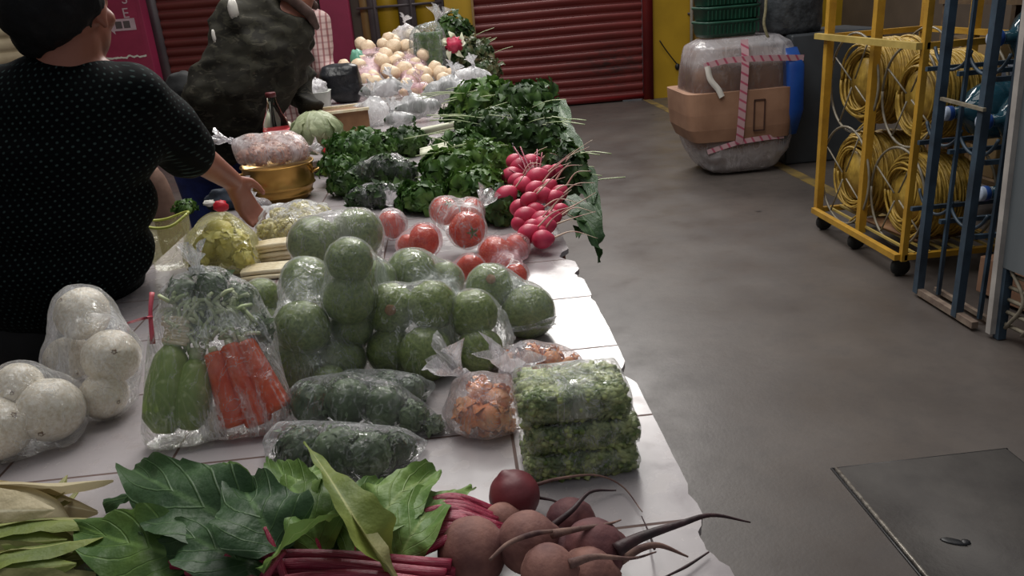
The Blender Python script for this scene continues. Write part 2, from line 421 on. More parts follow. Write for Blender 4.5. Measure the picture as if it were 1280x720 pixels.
def bag(label, spheres, extra=(), neck=None, nd=(0, 0, 1), mat='film', cling=.55, voxel=.009, amp=.006, z0=ZT, name='plastic_bag', cat='bag', kL=.05, kR=.035, group=None, seed=None, st=(1, 1, 1), fr=22, knots=(), covk=1.0):
    seed = seed if seed is not None else len(D.objects) % 50
    cs = np.array([s[0] for s in spheres]); rs = np.array([s[1] for s in spheres])
    fd = fib(46); pts = [c+fd*(r+.005) for c, r in zip(cs, rs)]
    pts = np.concatenate(pts+([np.array(extra, float).reshape(-1, 3)] if len(extra) else []))
    if neck is not None:
        pts = np.concatenate([pts, np.array(neck)+fib(12)*.010])
    pts[:, 2] = np.maximum(pts[:, 2], z0+.002)
    bm = bmesh.new()
    for q in pts: bm.verts.new(q)
    bmesh.ops.convex_hull(bm, input=bm.verts)
    loose = [v for v in bm.verts if not v.link_faces]; bmesh.ops.delete(bm, geom=loose, context='VERTS')
    me = D.meshes.new('hull'); bm.to_mesh(me); bm.free()
    v, nn, f = remesh(me, voxel, 3)
    dd = np.linalg.norm(v[:, None]-cs[None], axis=2)-rs[None]; k = dd.argmin(1); d = dd[np.arange(len(v)), k]
    dirs = cs[k]-v; dirs /= np.linalg.norm(dirs, axis=1)[:, None]+1e-9
    v = v+dirs*(np.maximum(d-.004, 0)*cling)[:, None]
    rid = 1-2*np.abs(vnoise(v, fr, seed, st)); w = .6*rid+.5*vnoise(v, fr*2.3, seed+3, st)
    far = np.clip(d/.02, .25, 1.6)
    v = v+nn*(amp*(w-.25)*far)[:, None]
    v[:, 2] = np.maximum(v[:, 2], z0+.0015)
    root = thing(name, label, cat, ((pts[:, 0].min()+pts[:, 0].max())/2, (pts[:, 1].min()+pts[:, 1].max())/2, z0), group)
    cov = np.clip((d-.004)*(1-cling)/.022, .012, 1); cov[(v[:, 2] < z0+.01)] *= .5; cov *= covk
    if neck is not None:
        rel = v-np.array(neck); fade = np.clip(1.25-np.linalg.norm(rel, axis=1)/.16, 0, 1); ang = (np.arctan2(rel[:, 0], -rel[:, 1])/(2*PI)+.5)
        vv = .56+ang*.9
    else: vv = np.full(len(v), .4)
    b = MB().add(v, f, [(float(q), float(r)) for q, r in zip(cov, vv)])
    sub(b, 'bag_film', mat, root)
    if neck is not None: knot(root, neck, nd, kL, kR, mat, seed=seed)
    for (p, d2, L, R) in knots: knot(root, p, d2, L, R, mat, seed=seed+5)
    return root
def capsule(mb, a, b, ra, rb, seg=16):
    a = np.array(a, float); b = np.array(b, float); d = unit(b-a); pts, rad = [], []
    for t in np.linspace(-1, 0, 5): pts.append(a+d*ra*t*.999); rad.append(max(ra*math.sqrt(max(0, 1-t*t)), ra*.02))
    for t in np.linspace(0, 1, 5): pts.append(b+d*rb*t*.999); rad.append(max(rb*math.sqrt(max(0, 1-t*t)), rb*.02))
    # direct rings (no spline)
    up = np.array([0, 0, 1.]) if abs(d[2]) < .9 else np.array([1., 0, 0]); x = unit(np.cross(up, d)); y = np.cross(d, x)
    n = len(pts); vs = [pts[i]+rad[i]*(math.cos(2*PI*k/seg)*x+math.sin(2*PI*k/seg)*y) for i in range(n) for k in range(seg)]
    fs = [(i*seg+k, i*seg+(k+1) % seg, (i+1)*seg+(k+1) % seg, (i+1)*seg+k) for i in range(n-1) for k in range(seg)]
    fs.append(tuple(range(seg))[::-1]); fs.append(tuple((n-1)*seg+k for k in range(seg)))
    return mb.add(vs, fs)
def limb(mb, pts, rad):
    for i in range(len(pts)-1): capsule(mb, pts[i], pts[i+1], rad[i], rad[i+1])
    return mb
CO[2] = 1.55   # the hall is measured with the eye at 1.55 m and rescaled below
# ================================================================== SETTING
YW = 11.15
def floor_mat():
    t = NT('polished_concrete'); a = t.noise(1.1, 6, .6); b = t.noise(7, 5, .65); c = t.noise(90, 2)
    col = t.mix(t.ramp(a, [(.3, 0.0), (.7, 1.0)]), '#4a4441', '#605954')
    col = t.mix(t.math('MULTIPLY', t.ramp(b, [(.45, 0.0), (.75, 1.0)]), .5), col, '#3d3836')
    vc = t.n('ShaderNodeTexVoronoi'); vc.inputs['Scale'].default_value = 1.7; t.l(t.map(t.obj(), (1, 1, 1), (3, 1, 0)), vc.inputs['Vector'])
    st = t.ramp(vc.outputs['Distance'], [(.015, .9), (.045, 0.0)]); col = t.mix(st, col, '#2a2524')
    r = t.ramp(t.noise(3.5, 5, .6), [(.3, .30), (.7, .50)])
    return t.done(t.pbr(col, r, 0, t.bump(t.math('ADD', b, t.math('MULTIPLY', c, .3)), .25, .004), .5))
M['floor'] = floor_mat()
struct(MB().box((0, 5, -.05), (14, 16, .1)), 'floor', 'floor')
M['wall_yellow'] = pm('yellow_wall_paint', '#ac8818', '#c49c22', 1.5, .5, .15, 20)
M['wall_orange'] = pm('ochre_wall_paint', '#7a5a1e', '#8c6a22', 1.5, .55, .15, 20)
M['wall_dark'] = pm('dark_wall_paint', '#4a4038', '#5c5044', 1.5, .6, .15, 20)
M['pink'] = pm('magenta_paint', '#862444', '#9a2c50', 2, .5, .1, 20)
M['tan'] = pm('tan_paint', '#8a6c44', '#a08050', 3, .5, .1)
M['greybrown'] = pm('grey_brown_paint', '#4a4246', '#5c5254', 3, .5, .1)
M['frame_red'] = pm('red_frame_paint', '#5c1214', '#731a1a', 3, .45, .1)
W = MB(); W.box((-1.2, YW+.1, 1.6), (7.2, .2, 3.2)); struct(W, 'wall_back', 'wall_dark')
W = MB(); W.box((4.3, YW+.08, 1.6), (3.16, .24, 3.2)); struct(W, 'wall_backright', 'wall_yellow')
W = MB(); W.box((-4.62, 5.4, 1.6), (.2, 11.5, 3.2)); struct(W, 'wall_left', 'wall_dark')
W = MB(); W.box((5.6, 5.4, 1.6), (.2, 11.5, 3.2)); struct(W, 'wall_right', 'wall_dark')
def shutter_mat(name, a, b, dirt, dirty=True, cx=2.2, cz=.45):
    t = NT(name); n = t.noise(2.2, 5, .6, t.map(t.obj(), (.5, 1, 3)))
    col = t.ramp(n, [(.3, a), (.7, b)])
    s = t.sep(t.obj())
    if dirty:
        dx = t.math('MULTIPLY', t.math('ABSOLUTE', t.math('SUBTRACT', s[0], cx)), 1.1); dz = t.math('MULTIPLY', t.math('ABSOLUTE', t.math('SUBTRACT', s[2], cz)), 2.4)
        g = t.math('SUBTRACT', 1.15, t.math('ADD', dx, dz), clamp=True)
        g = t.math('MULTIPLY', g, t.ramp(t.noise(9, 5, .7, t.map(t.obj(), (1, 1, 2.5))), [(.38, 0.0), (.6, 1.0)]), clamp=True)
        col = t.mix(t.math('MULTIPLY', g, .8), col, dirt)
    return t.done(t.pbr(col, .42, 0, t.bump(t.noise(30, 3), .2, .003)))
M['shutter'] = shutter_mat('red_shutter_paint', '#66211f', '#80302b', '#2c2624', True, 2.15, .5)
M['shutter_l'] = shutter_mat('dark_red_shutter_paint', '#582320', '#6e2c27', '#39302c', False)
M['shutter_beige'] = shutter_mat('beige_shutter_paint', '#8c8068', '#a59a80', '#39302c', False)
def shutter(name, x0, x1, z1, mat, y, period=.118, depth=.035, side=None):
    m = MB(); n = int(z1/period); k = 8; prof = []
    for i in range(n*k+1):
        z = i*period/k+.02; ph = (i % k)/k
        prof.append((z, -depth*abs(math.sin(PI*ph))**.7 if ph < .82 else 0))
    X = np.linspace(x0, x1, 9); vs = []
    for z, d in prof:
        for x in X:
            sag = .006*math.sin(x*2.1+z*3)
            vs.append((x, y+d, z+sag) if side is None else (y-d, x, z+sag))
    W_ = len(X); fs = [(i*W_+j, i*W_+j+1, (i+1)*W_+j+1, (i+1)*W_+j) for i in range(len(prof)-1) for j in range(W_-1)]
    m.add(vs, fs)
    return m
sm = shutter('x', .40, 2.68, 3.1, 'shutter', YW-.02)
d1 = struct(sm, 'door_1', 'shutter', True)
fr = MB(); fr.box((2.75, YW-.05, 1.55), (.13, .12, 3.1)); fr.box((1.5, YW-.03, .05), (2.4, .08, .06)); b = sub(fr, 'shutter_guide', 'frame_red', d1)
d2 = struct(shutter('x', -3.75, -1.62, 3.1, 'shutter_l', YW-.02), 'door_2', 'shutter_l', True)
sub(MB().box((-3.72, YW-.05, 1.55), (.1, .12, 3.1)), 'shutter_guide', 'greybrown', d2)
d3 = struct(shutter('x', 5.6, 10.9, 3.1, 'shutter_beige', -4.49, .135, .04, side=1), 'door_3', 'shutter_beige', True)
struct(MB().box((-1.39, YW-.12, 1.6), (.36, .3, 3.2), bev=.01), 'trim_1', 'pink')
struct(MB().box((-4.08, YW-.16, 1.6), (.62, .36, 3.2), bev=.01), 'trim_2', 'pink')
struct(MB().box((.2, YW-.12, 1.6), (.36, .3, 3.2), bev=.01), 'trim_3', 'wall_yellow')
struct(MB().box((.385, YW-.14, 1.6), (.03, .3, 3.2)), 'trim_4', 'tan')
# yellow panelled partition between the pink and the yellow pillar
pw = thing('panel_partition', 'ochre panelled partition with grey-brown uprights between pink and yellow pillars', 'partition', (-.6, YW-.1, 0))
for x, w in ((-1.02, .13), (-.73, .28), (-.21, .30)): sub(MB().box((x, YW-.05, 1.55), (w, .06, 3.1)), 'panel', 'wall_yellow' if w > .2 else 'tan', pw)
for x, w in ((-.92, .12), (-.47, .22), (-.03, .13)):
    m = MB(); m.box((x, YW-.09, 1.55), (w, .12, 3.1)); m.box((x+w*.25, YW-.16, 1.55), (.03, .04, 3.1)); sub(m, 'upright', 'greybrown', pw)
sub(MB().box((-.55, YW-.13, 1.5), (1.15, .05, .03)), 'rail', 'greybrown', pw)
M['white'] = pm('white_paint', '#c9c4bc', '#dedad2', 6, .5, .1)
M['pipe'] = pm('white_pipe', '#a8a296', '#c2bdb0', 6, .4, .1)
pp = thing('wall_pipe', 'thin white pipe running up the yellow wall right of the red shutter', 'pipe', (3.38, YW-.1, 0))
sub(MB().tube([(3.36, YW-.08, .06), (3.36, YW-.08, 3.1)], .022, 10), 'pipe', 'pipe', pp)
for z in (.3, 1.1, 1.9, 2.7): sub(MB().box((3.36, YW-.05, z), (.09, .05, .025)), 'pipe_clip', 'greybrown', pp)
sub(MB().lathe([(.03, .02), (.03, .07), (.024, .075)], (3.36, YW-.08, 0), 12), 'floor_socket', 'greybrown', pp)
M['blackp'] = pm('black_plastic', '#0e0e10', '#1c1c20', 20, .45, .1)
m = MB(); m.tube([(2.92, YW-.06, .78), (3.0, YW-.055, .66), (3.12, YW-.06, .5), (3.17, YW-.06, .44)], .008, 6, 14); 
wr = thing('wall_cable', 'short black cable hanging from the yellow wall ending in a round plug', 'cable', (3.05, YW-.05, .4))
sub(m, 'cord', 'blackp', wr); sub(MB().ball((3.17, YW-.06, .41), (.035, .03, .045)), 'plug', 'blackp', wr)
struct(MB().box((3.9, YW-.07, 1.6), (1.0, .1, 3.2)), 'trim_5', 'wall_orange')
M['line'] = pm('worn_yellow_floor_paint', '#8a7440', '#5f5340', 5, .5, .1, lo=.42, hi=.62)
struct(MB().box((2.72, 7.6, .002), (.10, 7.0, .004)), 'trim_6', 'line')
# floor hatch
M['hatch'] = pm('dark_hatch_concrete', '#34302e', '#44403d', 6, .72, .35, 60, .004)
M['metal_edge'] = pm('worn_metal_edge', '#6a645e', '#a09a90', 60, .35, .4, metal=.4)
h = thing('floor_hatch', 'dark square floor hatch with a worn metal edge set in the aisle floor', 'hatch', (1.42, 1.62, 0))
sub(MB().box((1.43, 1.62, .004), (.58, 1.0, .008)), 'cover', 'hatch', h)
sub(MB().box((1.137, 1.62, .006), (.008, 1.0, .012)), 'metal_strip', 'metal_edge', h)
m = MB(); m.box((1.127, 1.62, .002), (.008, 1.02, .004)); m.box((1.43, 2.126, .002), (.60, .006, .004)); m.box((1.724, 1.62, .002), (.006, 1.0, .004)); sub(m, 'gap', 'blackp', h)
m = MB()
c0 = P(1192, 677, .009)
m.ball(c0, (.035, .014, .005), 12, 6, .5, 30, rot=Matrix.Rotation(-.5, 3, 'Z')); m.ball(c0+A(.03, -.008, 0), (.014, .012, .006), 10, 6, .4, 40); solo(m, 'debris_scrap', 'blackp', 'small black scrap lying on the floor hatch', 'debris')

# ================================================================== RIGHT SIDE OF THE AISLE
# gold-yellow wheeled rack
M['ypaint'] = pm('chipped_yellow_paint', '#9c7422', '#b58a2a', 9, .5, .3, 60, lo=.3, hi=.6)
M['ypaint_l'] = pm('pale_yellow_paint', '#a08a48', '#b8a058', 9, .5, .2, 60)
M['rubber'] = pm('black_rubber', '#121212', '#222220', 20, .7, .2)
M['cable'] = pm('yellow_cable', '#94762c', '#bd9c44', 24, .5, .2)
M['hoop'] = pm('grey_metal_hoop', '#6f685a', '#8a8272', 24, .4, .1)
yr = thing('wheeled_rack', 'yellow steel wheeled rack holding coils of yellow cable', 'rack', (2.5, 4.2, 0))
X0, X1 = 2.24, 2.82; YA, YB, YC = 4.66, 4.20, 3.68
for x in (X0, X1):
    for y in (YA, YB, YC):
        sub(MB().bar((x+(.04 if y == YB and x == X0 else 0), y, .10), (x+(.04 if y == YB and x == X0 else 0), y, 2.3), .030 if y == YC else .042), 'post', 'ypaint', yr, False)
for z, mt in ((.12, 'ypaint'), (1.17, 'ypaint_l'), (2.28, 'ypaint')):
    sub(MB().bar((X0-.03, YA+.1 if z == 1.17 else YA, z), (X0-.03, YC, z), .032), 'side_rail', mt, yr, False)
    sub(MB().bar((X1, YA, z), (X1, YC, z), .03), 'side_rail', 'ypaint', yr, False)
    for y in (YA, YC): sub(MB().bar((X0, y, z), (X1, y, z), .03), 'cross_rail', 'ypaint', yr, False)
m = MB()
for i in range(7): m.bar((X0+.06+i*.08, YA, .135), (X0+.06+i*.08, YC, .135), .012)
sub(m, 'bottom_grid', 'ypaint_l', yr, False)
m1 = MB(); 
for y in (YA-.05, YB, YC+.05):
    for x in (X0+.02, X1-.02):
        w = sub(MB().lathe([(.012, -.018), (.045, -.018), (.05, -.008), (.05, .008), (.045, .018), (.012, .018)], (x, y, .05), 18, axis='Y'), 'wheel', 'rubber', yr)
for z in (.38, .92): sub(MB().bar((X0+.26, YA, z), (X0+.26, YC, z), .026), 'spindle', 'hoop', yr, False)
M['bottlebrown'] = pm('brown_clutter', '#4a3826', '#6a5436', 14, .6, .3)
def coil(label, c, R, w, n, cat='cable coil', dens=.03):
    r = thing('cable_coil', label, cat, (c[0], c[1], c[2]-R), 'yellow cable coils')
    n = int(n*1.5); m = MB()
    for i in range(n):
        rr = R*(1-random.random()**2.2*.34); x = c[0]+(random.random()-.5)*w*(1-.25*(rr/R > .9))
        m.ring((x, c[1]+random.gauss(0, .006), c[2]+random.gauss(0, .006)), rr, .0072, 0, 32, 4, wob=.02, off=random.uniform(-.03, .03))
    a = PI*1.2
    m.tube([c+A(-w*.4, R*math.cos(a), R*math.sin(a)), c+A(-w*.6, R*.5*math.cos(a), -R*1.1), c+A(-w*.3, .05, -R*1.35)], .0065, 6, 12)
    sub(m, 'cable', 'cable', r)
    sub(MB().lathe([(.02, -w*.48), (R*.6, -w*.44), (R*.6, w*.44), (.02, w*.48)], tuple(c), 24, axis='X'), 'reel_core', 'cable', r)
    m = MB()
    m.ring(c+A(-w*.62, 0, 0), R*1.22, .007, 0, 40, 6)
    for k in range(4):
        a = k*PI/2+.5; m.tube([c+A(-w*.62, R*1.22*math.cos(a), R*1.22*math.sin(a)), c+A(-w*.62, .03*math.cos(a), .03*math.sin(a))], .005, 5)
    sub(m, 'reel_hoop', 'hoop', r)
    sub(MB().ring(c+A(w*.62, 0, 0), R*1.22, .007, 0, 40, 6), 'reel_hoop', 'hoop', r)
    return r
coil('large coil of yellow cable on the upper far part of the yellow rack', A(2.50, 4.43, .92), .225, .34, 150)
coil('smaller coil of yellow cable on the upper near part of the yellow rack', A(2.50, 3.92, .90), .21, .28, 110)
coil('large coil of yellow cable low in the yellow rack, farther one', A(2.50, 4.43, .385), .235, .36, 150)
coil('coil of yellow cable low in the yellow rack, nearer one', A(2.50, 3.92, .375), .215, .30, 120)
M['cardboard'] = pm('cardboard', '#8a6650', '#a07a62', 4, .75, .2)
M['wood'] = pm('worn_wood', '#6e4a30', '#8f6a48', 8, .7, .3)
solo(MB().box((2.5, 4.05, .155), (.3, .45, .014), rz=.12), 'wooden_board', 'wood', 'flat wooden board on the bottom of the yellow rack', 'board')

# blue bottle rack
M['blue_paint'] = pm('dark_blue_paint', '#283440', '#3a4c5c', 9, .5, .2, 50)
M['rust'] = pm('rusty_pale_rail', '#6b5a50', '#8a7a6c', 20, .6, .3)
br = thing('bottle_rack', 'dark blue steel rack holding large water bottles on their sides', 'rack', (2.5, 3.2, 0))
BX0, BX1 = 2.19, 2.72; BY = (3.44, 3.13, 3.0)
for x, yy in ((BX0, BY[0]), (BX0, BY[1]), (BX1, 3.62), (BX1, 3.12), (BX1, BY[2])): sub(MB().bar((x, yy, .02), (x, yy, 2.1), .036), 'post', 'blue_paint', br, False)
for y in (3.37, 3.06): sub(MB().bar((BX0+.06, y, .03), (BX0+.06, y, 2.1), .016), 'thin_post', 'blue_paint', br, False)
sub(MB().bar((BX0, BY[0], .03), (BX0, BY[2], .03), .03), 'bottom_rail', 'rust', br, False)
sub(MB().bar((BX0+.09, BY[0], .03), (BX0+.09, BY[2], .03), .02), 'bottom_rail', 'rust', br, False)
JZ = (.545, .875, 1.22, 1.56)
for z in JZ:
    for y in (3.62, BY[0]-.06, BY[1]): sub(MB().bar((BX0+.03, y, z-.15), (BX1, y, z-.15), .02), 'cradle_rail', 'blue_paint', br, False)
    sub(MB().bar((BX1, 3.62, z-.16), (BX1, BY[2], z-.16), .02), 'back_rail', 'blue_paint', br, False)
    for y0, y1 in ((3.62, 3.38), (3.38, 3.12)):
        for x in (BX0+.07, BX1-.05):
            m = MB(); m.ring((x, (y0+y1)/2, z), .145, .008, 0, 20, 5, PI*1.12, PI*1.88); sub(m, 'curved_cradle', 'blue_paint', br)
sub(MB().bar((BX0-.02, 3.40, .965), (BX0-.02, 3.10, .955), .014), 'latch_bar', 'hoop', br, False)
def jug_mat():
    t = NT('blue_bottle_plastic'); p = t.pbr('#2f5a6c', .08, 0, t.bump(t.noise(8), .2, .01), .5)
    tr = t.n('ShaderNodeBsdfTransparent'); tr.inputs[0].default_value = lin('#6d96a4')
    m = t.n('ShaderNodeMixShader'); m.inputs[0].default_value = .55; t.l(tr.outputs[0], m.inputs[1]); t.l(p, m.inputs[2]); return t.done(m.outputs[0])
M['jug'] = jug_mat()
M['cap'] = pm('pale_blue_cap', '#a9b6cc', '#c8d0de', 9, .4, .1)
M['caplabel'] = pm('blue_label', '#26478a', '#3a5fa6', 9, .4, .1)
def jug(label, y, z, x=2.31, group=None):
    r = thing('water_bottle', label, 'water bottle', (x, y, z-.132), group)
    prof = [(.02, .0), (.026, .0), (.028, .055), (.05, .075), (.105, .12), (.128, .165), (.131, .20), (.126, .215), (.131, .23), (.131, .28), (.126, .292), (.131, .305), (.131, .37), (.12, .39), (.06, .395), (.01, .39)]
    sub(MB().lathe(prof, (x, y, z), 28, axis='X'), 'bottle_body', 'jug', r)
    sub(MB().lathe([(.01, -.035), (.03, -.033), (.033, -.028), (.033, .012), (.03, .014)], (x, y, z), 20, axis='X'), 'cap', 'cap', r)
    sub(MB().lathe([(.0335, -.012), (.0345, -.010), (.0345, .008), (.0335, .010)], (x, y, z), 20, axis='X'), 'cap_label', 'caplabel', r)
    return r
jug('blue water bottle in the top row of the rack beside the grey cabinet', 3.25, 1.56, 2.29)
jug('large blue water bottle with pale cap beside the grey cabinet, second row down', 3.25, 1.22, 2.29)
jug('water bottle with pale cap and blue label beside the cabinet at mid height', 3.25, .875, 2.29)
jug('lowest water bottle with pale cap beside the grey cabinet edge', 3.25, .552, 2.33)
jug('water bottle at mid height in the far column of the blue rack', 3.51, .875, 2.285)
jug('water bottle in the upper far column of the blue rack', 3.51, 1.56, 2.31)
# objects stored behind: cardboard, pipes
def rnd_pipe(m, a, b, r): m.tube([a, (A(*a)+A(*b))/2+A(0, 0, random.uniform(-.06, .06)), b], r, 8, 10)
solo(MB().box((2.62, 3.2, .11), (.28, .42, .18), rz=.15, bev=.005), 'cardboard_box', 'cardboard', 'brown cardboard box low inside the blue rack', 'box')
M['bottlebrown'] = pm('brown_clutter', '#4a3826', '#6a5436', 14, .6, .3)
sh = thing('storage_shelf', 'brown cluttered shelving standing behind the racks', 'shelf', (3.35, 4.0, 0))
for y in (2.7, 3.7, 4.9):
    for x in (3.1, 3.55): sub(MB().bar((x, y, 0), (x, y, 2.2), .04), 'post', 'bottlebrown', sh, False)
for z in (.3, .8, 1.3, 1.8): sub(MB().box((3.32, 3.8, z), (.5, 2.3, .03)), 'shelf_board', 'bottlebrown', sh, False)
sub(MB().box((3.59, 3.8, 1.1), (.02, 2.3, 2.2)), 'back_panel', 'wall_dark', sh, False)
cols = ['#6a5230', '#3a4250', '#7a6a3c', '#503024', '#86704c', '#2c3a30', '#1d2f80']
for i, c in enumerate(cols): M['bx%d' % i] = pm('stored_box_paint_%d' % i, c, c, 8, .6, .2)
names = ['ochre', 'slate blue', 'mustard', 'dark red-brown', 'tan', 'dark green', 'bright blue']
k = 0
for zi, z in enumerate((.315, .815, 1.315)):
    y = 2.78
    while y < 4.8:
        w = random.uniform(.16, .3); hh = random.uniform(.14, .36); c = (k*3+zi) % 7
        solo(MB().box((3.3+random.uniform(-.03, .03), y+w/2, z+hh/2), (.34, w-.02, hh), bev=.006), 'storage_box', 'bx%d' % c, names[c]+' box among stored goods on the dark shelving behind the racks', 'box', 'boxes on the shelving behind the racks: '+names[c]); y += w+.02; k += 1

# grey cabinet
M['grey_panel'] = pm('grey_metal_panel', '#5c6266', '#6a7074', 3, .4, .06, 20, lo=.2, hi=.8)
M['grey_trim'] = pm('pale_metal_trim', '#9a9490', '#b4aea8', 9, .4, .1)
M['label_paper'] = pm('aged_paper_label', '#9a9490', '#bab4ac', 8, .7, .1)
gc = thing('grey_cabinet', 'tall grey metal cabinet with a pale edge at the right border of the picture', 'cabinet', (2.6, 2.3, 0))
sub(MB().box((2.62, 2.33, 1.17), (.80, 1.27, 1.70)), 'body', 'grey_panel', gc, False)
sub(MB().box((2.213, 2.973, 1.02), (.03, .03, 2.0)), 'corner_trim', 'grey_trim', gc, False)
for y in (1.75, 2.955):
    for x in (2.24, 3.0): sub(MB().bar((x, y, .0), (x, y, .34), .035), 'leg', 'blue_paint', gc, False)
m = MB()
for i in range(10): m.tube([(2.235, 2.92-.1*i, .06), (2.24, 2.84-.1*i, .2), (2.236, 2.94-.1*i, .33)], .008, 6, 10)
for i in range(5): m.tube([(2.25+.02*i, 1.75, .07+.055*i), (2.24, 2.3, .05+.055*i+.03), (2.25, 2.94, .07+.055*i)], .009, 6, 14)
sub(m, 'coil_pipe', 'hoop', gc)
sub(MB().box((2.66, 2.33, .17), (.6, 1.1, .26)), 'lower_box', 'blackp', gc, False)
sub(MB().box((2.2175, 2.72, .56), (.003, .085, .2)), 'paper_label', 'label_paper', gc, False)
m = MB(); m.ball((2.2155, 2.735, .49), (.0015, .014, .009), 10, 6, .4, 60); m.ball((2.2155, 2.72, .497), (.0015, .005, .012), 8, 6); sub(m, 'label_mark', 'blackp', gc)

# wrapped bundle of cardboard
M['blue_plastic'] = pm('blue_plastic_sheet', '#123c86', '#1e4f9c', 5, .35, .2, 15)
def tape_mat(name, ax):
    t = NT(name); s = t.sep(t.obj()); w = t.math('SINE', t.math('MULTIPLY', t.math('ADD', s[ax], t.math('MULTIPLY', s[2 if ax == 0 else 0], .6)), 95))
    c = t.ramp(w, [(.45, '#c4a0a6'), (.95, '#b0506a')]); return t.done(t.pbr(c, .35))
M['tape_v'] = tape_mat('red_white_tape_v', 2); M['tape_h'] = tape_mat('red_white_tape_h', 0)
M['trunkbrown'] = pm('dark_print', '#3c2620', '#4a3028', 14, .6, .1)
bd = thing('wrapped_bundle', 'bulging bundle of folded cardboard in clear wrap tied with red and white tape', 'bundle', (2.33, 6.35, 0))
def loft(rows, seg=40, p=3.0):
    vs = []
    for (z, cx, cy, a, b) in rows:
        for i in range(seg):
            t = 2*PI*i/seg; c, s = math.cos(t), math.sin(t)
            vs.append((cx+a*math.copysign(abs(c)**(2/p), c), cy+b*math.copysign(abs(s)**(2/p), s), z))
    n = len(rows); fs = [(j*seg+i, j*seg+(i+1) % seg, (j+1)*seg+(i+1) % seg, (j+1)*seg+i) for j in range(n-1) for i in range(seg)]
    fs += [tuple(range(seg))[::-1], tuple((n-1)*seg+i for i in range(seg))]
    return vs, fs
cx = 2.35
rows = [(.66, cx-.05, 6.5, .39, .285), (.9, cx-.04, 6.5, .37, .27), (.98, cx-.03, 6.5, .36, .25)]
m = MB(); m.add(*loft(rows, 44, 6)); sub(m, 'upper_cardboard', 'cardboard', bd)
rows = [(.30, cx-.04, 6.5, .40, .325), (.40, cx-.06, 6.5, .425, .34), (.52, cx-.065, 6.5, .435, .345), (.69, cx-.07, 6.5, .44, .345)]
m = MB(); m.add(*loft(rows, 44, 10)); sub(m, 'open_cardboard_box', 'cardboard', bd, False)
rows = [(.03, cx+.01, 6.5, .22, .2), (.08, cx, 6.5, .30, .25), (.2, cx-.01, 6.5, .37, .29), (.33, cx-.03, 6.5, .415, .305)]
m = MB(); m.add(*loft(rows, 44, 3.2)); sub(m, 'lower_cardboard', 'cardboard', bd)
m = MB(); m.add(*loft([(.30, cx+.36, 6.49, .075, .27), (.5, cx+.38, 6.49, .08, .33), (.85, cx+.37, 6.49, .08, .325), (.98, cx+.34, 6.49, .07, .26)], 24, 6)); sub(m, 'blue_sheet', 'blue_plastic', bd)
rows = [(.012, cx+.0, 6.5, .24, .21), (.05, cx, 6.5, .31, .27), (.18, cx, 6.5, .40, .31), (.36, cx, 6.5, .45, .325), (.6, cx-.0, 6.5, .465, .325), (.9, cx, 6.5, .43, .30), (1.03, cx, 6.5, .40, .27), (1.085, cx, 6.5, .30, .18), (1.09, cx, 6.5, .1, .06)]
vs, fs = loft(rows, 90, 4.5); vs = np.array(vs)
# subdivide rows by interpolation for crumples
rr = []
for z in np.linspace(0, 1, 60):
    k = z*(len(rows)-1); i = min(int(k), len(rows)-2); f = k-i; rr.append(tuple(rows[i][q]*(1-f)+rows[i+1][q]*f for q in range(5)))
vs, fs = loft(rr, 110, 4.5); vs = np.array(vs); nz = vnoise(vs, 9, 1)+.5*vnoise(vs, 22, 2)
ctr = vs-A(cx, 6.5, 0); ctr[:, 2] = 0; ctr /= np.linalg.norm(ctr, axis=1)[:, None]+1e-6
vs = vs+ctr*(nz*.012)[:, None]; vs[:, 2] = np.maximum(vs[:, 2], .004)
zz = vs[:, 2]; cv = np.clip(np.maximum((zz-.80)/.12, (.36-zz)/.2), .15, 1)
sub(MB().add(vs, fs, [(float(q), .4) for q in cv]), 'clear_wrap', 'film_wrap', bd)
def strip(m, pts, w, nrm):
    p = catmull(pts, 40); vs = []
    for i in range(40):
        t = unit(p[min(i+1, 39)]-p[max(i-1, 0)]); s = unit(np.cross(t, nrm)); vs += [p[i]+s*w/2, p[i]-s*w/2, p[i]-s*w/2+A(*nrm)*-.003, p[i]+s*w/2+A(*nrm)*-.003]
    fs = []
    for i in range(39):
        for a, b in ((0, 1), (1, 2), (2, 3), (3, 0)): fs.append((4*i+a, 4*i+b, 4*i+4+b, 4*i+4+a))
    m.add(vs, fs)
m = MB(); strip(m, [(cx-.05, 6.2, 1.075), (cx-.055, 6.15, .9), (cx-.07, 6.14, .6), (cx-.08, 6.15, .36), (cx-.085, 6.16, .27)], .06, (0, -1, 0)); sub(m, 'vertical_tape', 'tape_v', bd, False)
m = MB(); strip(m, [(cx-.37, 6.19, .90), (cx-.2, 6.165, .93), (cx, 6.15, .93), (cx+.2, 6.16, .92), (cx+.43, 6.19, .90)], .045, (0, -1, 0)); sub(m, 'top_tape', 'tape_h', bd, False)
m = MB(); strip(m, [(cx-.33, 6.2, .22), (cx-.1, 6.17, .28), (cx+.1, 6.165, .3), (cx+.3, 6.19, .3)], .04, (0, -1, 0)); sub(m, 'lower_tape', 'tape_h', bd, False)
m = MB(); strip(m, [(cx-.35, 6.17, .90), (cx-.33, 6.15, .80), (cx-.27, 6.14, .72), (cx-.24, 6.135, .66)], .045, (0, -1, 0)); sub(m, 'loose_tape', 'white', bd)
m = MB(); m.box((cx+.03, 6.152, .49), (.010, .006, .24)); m.box((cx+.115, 6.152, .49), (.010, .006, .24)); m.box((cx+.072, 6.152, .61), (.09, .006, .012)); m.box((cx+.072, 6.152, .37), (.09, .006, .012)); sub(m, 'printed_frame', 'trunkbrown', bd, False)
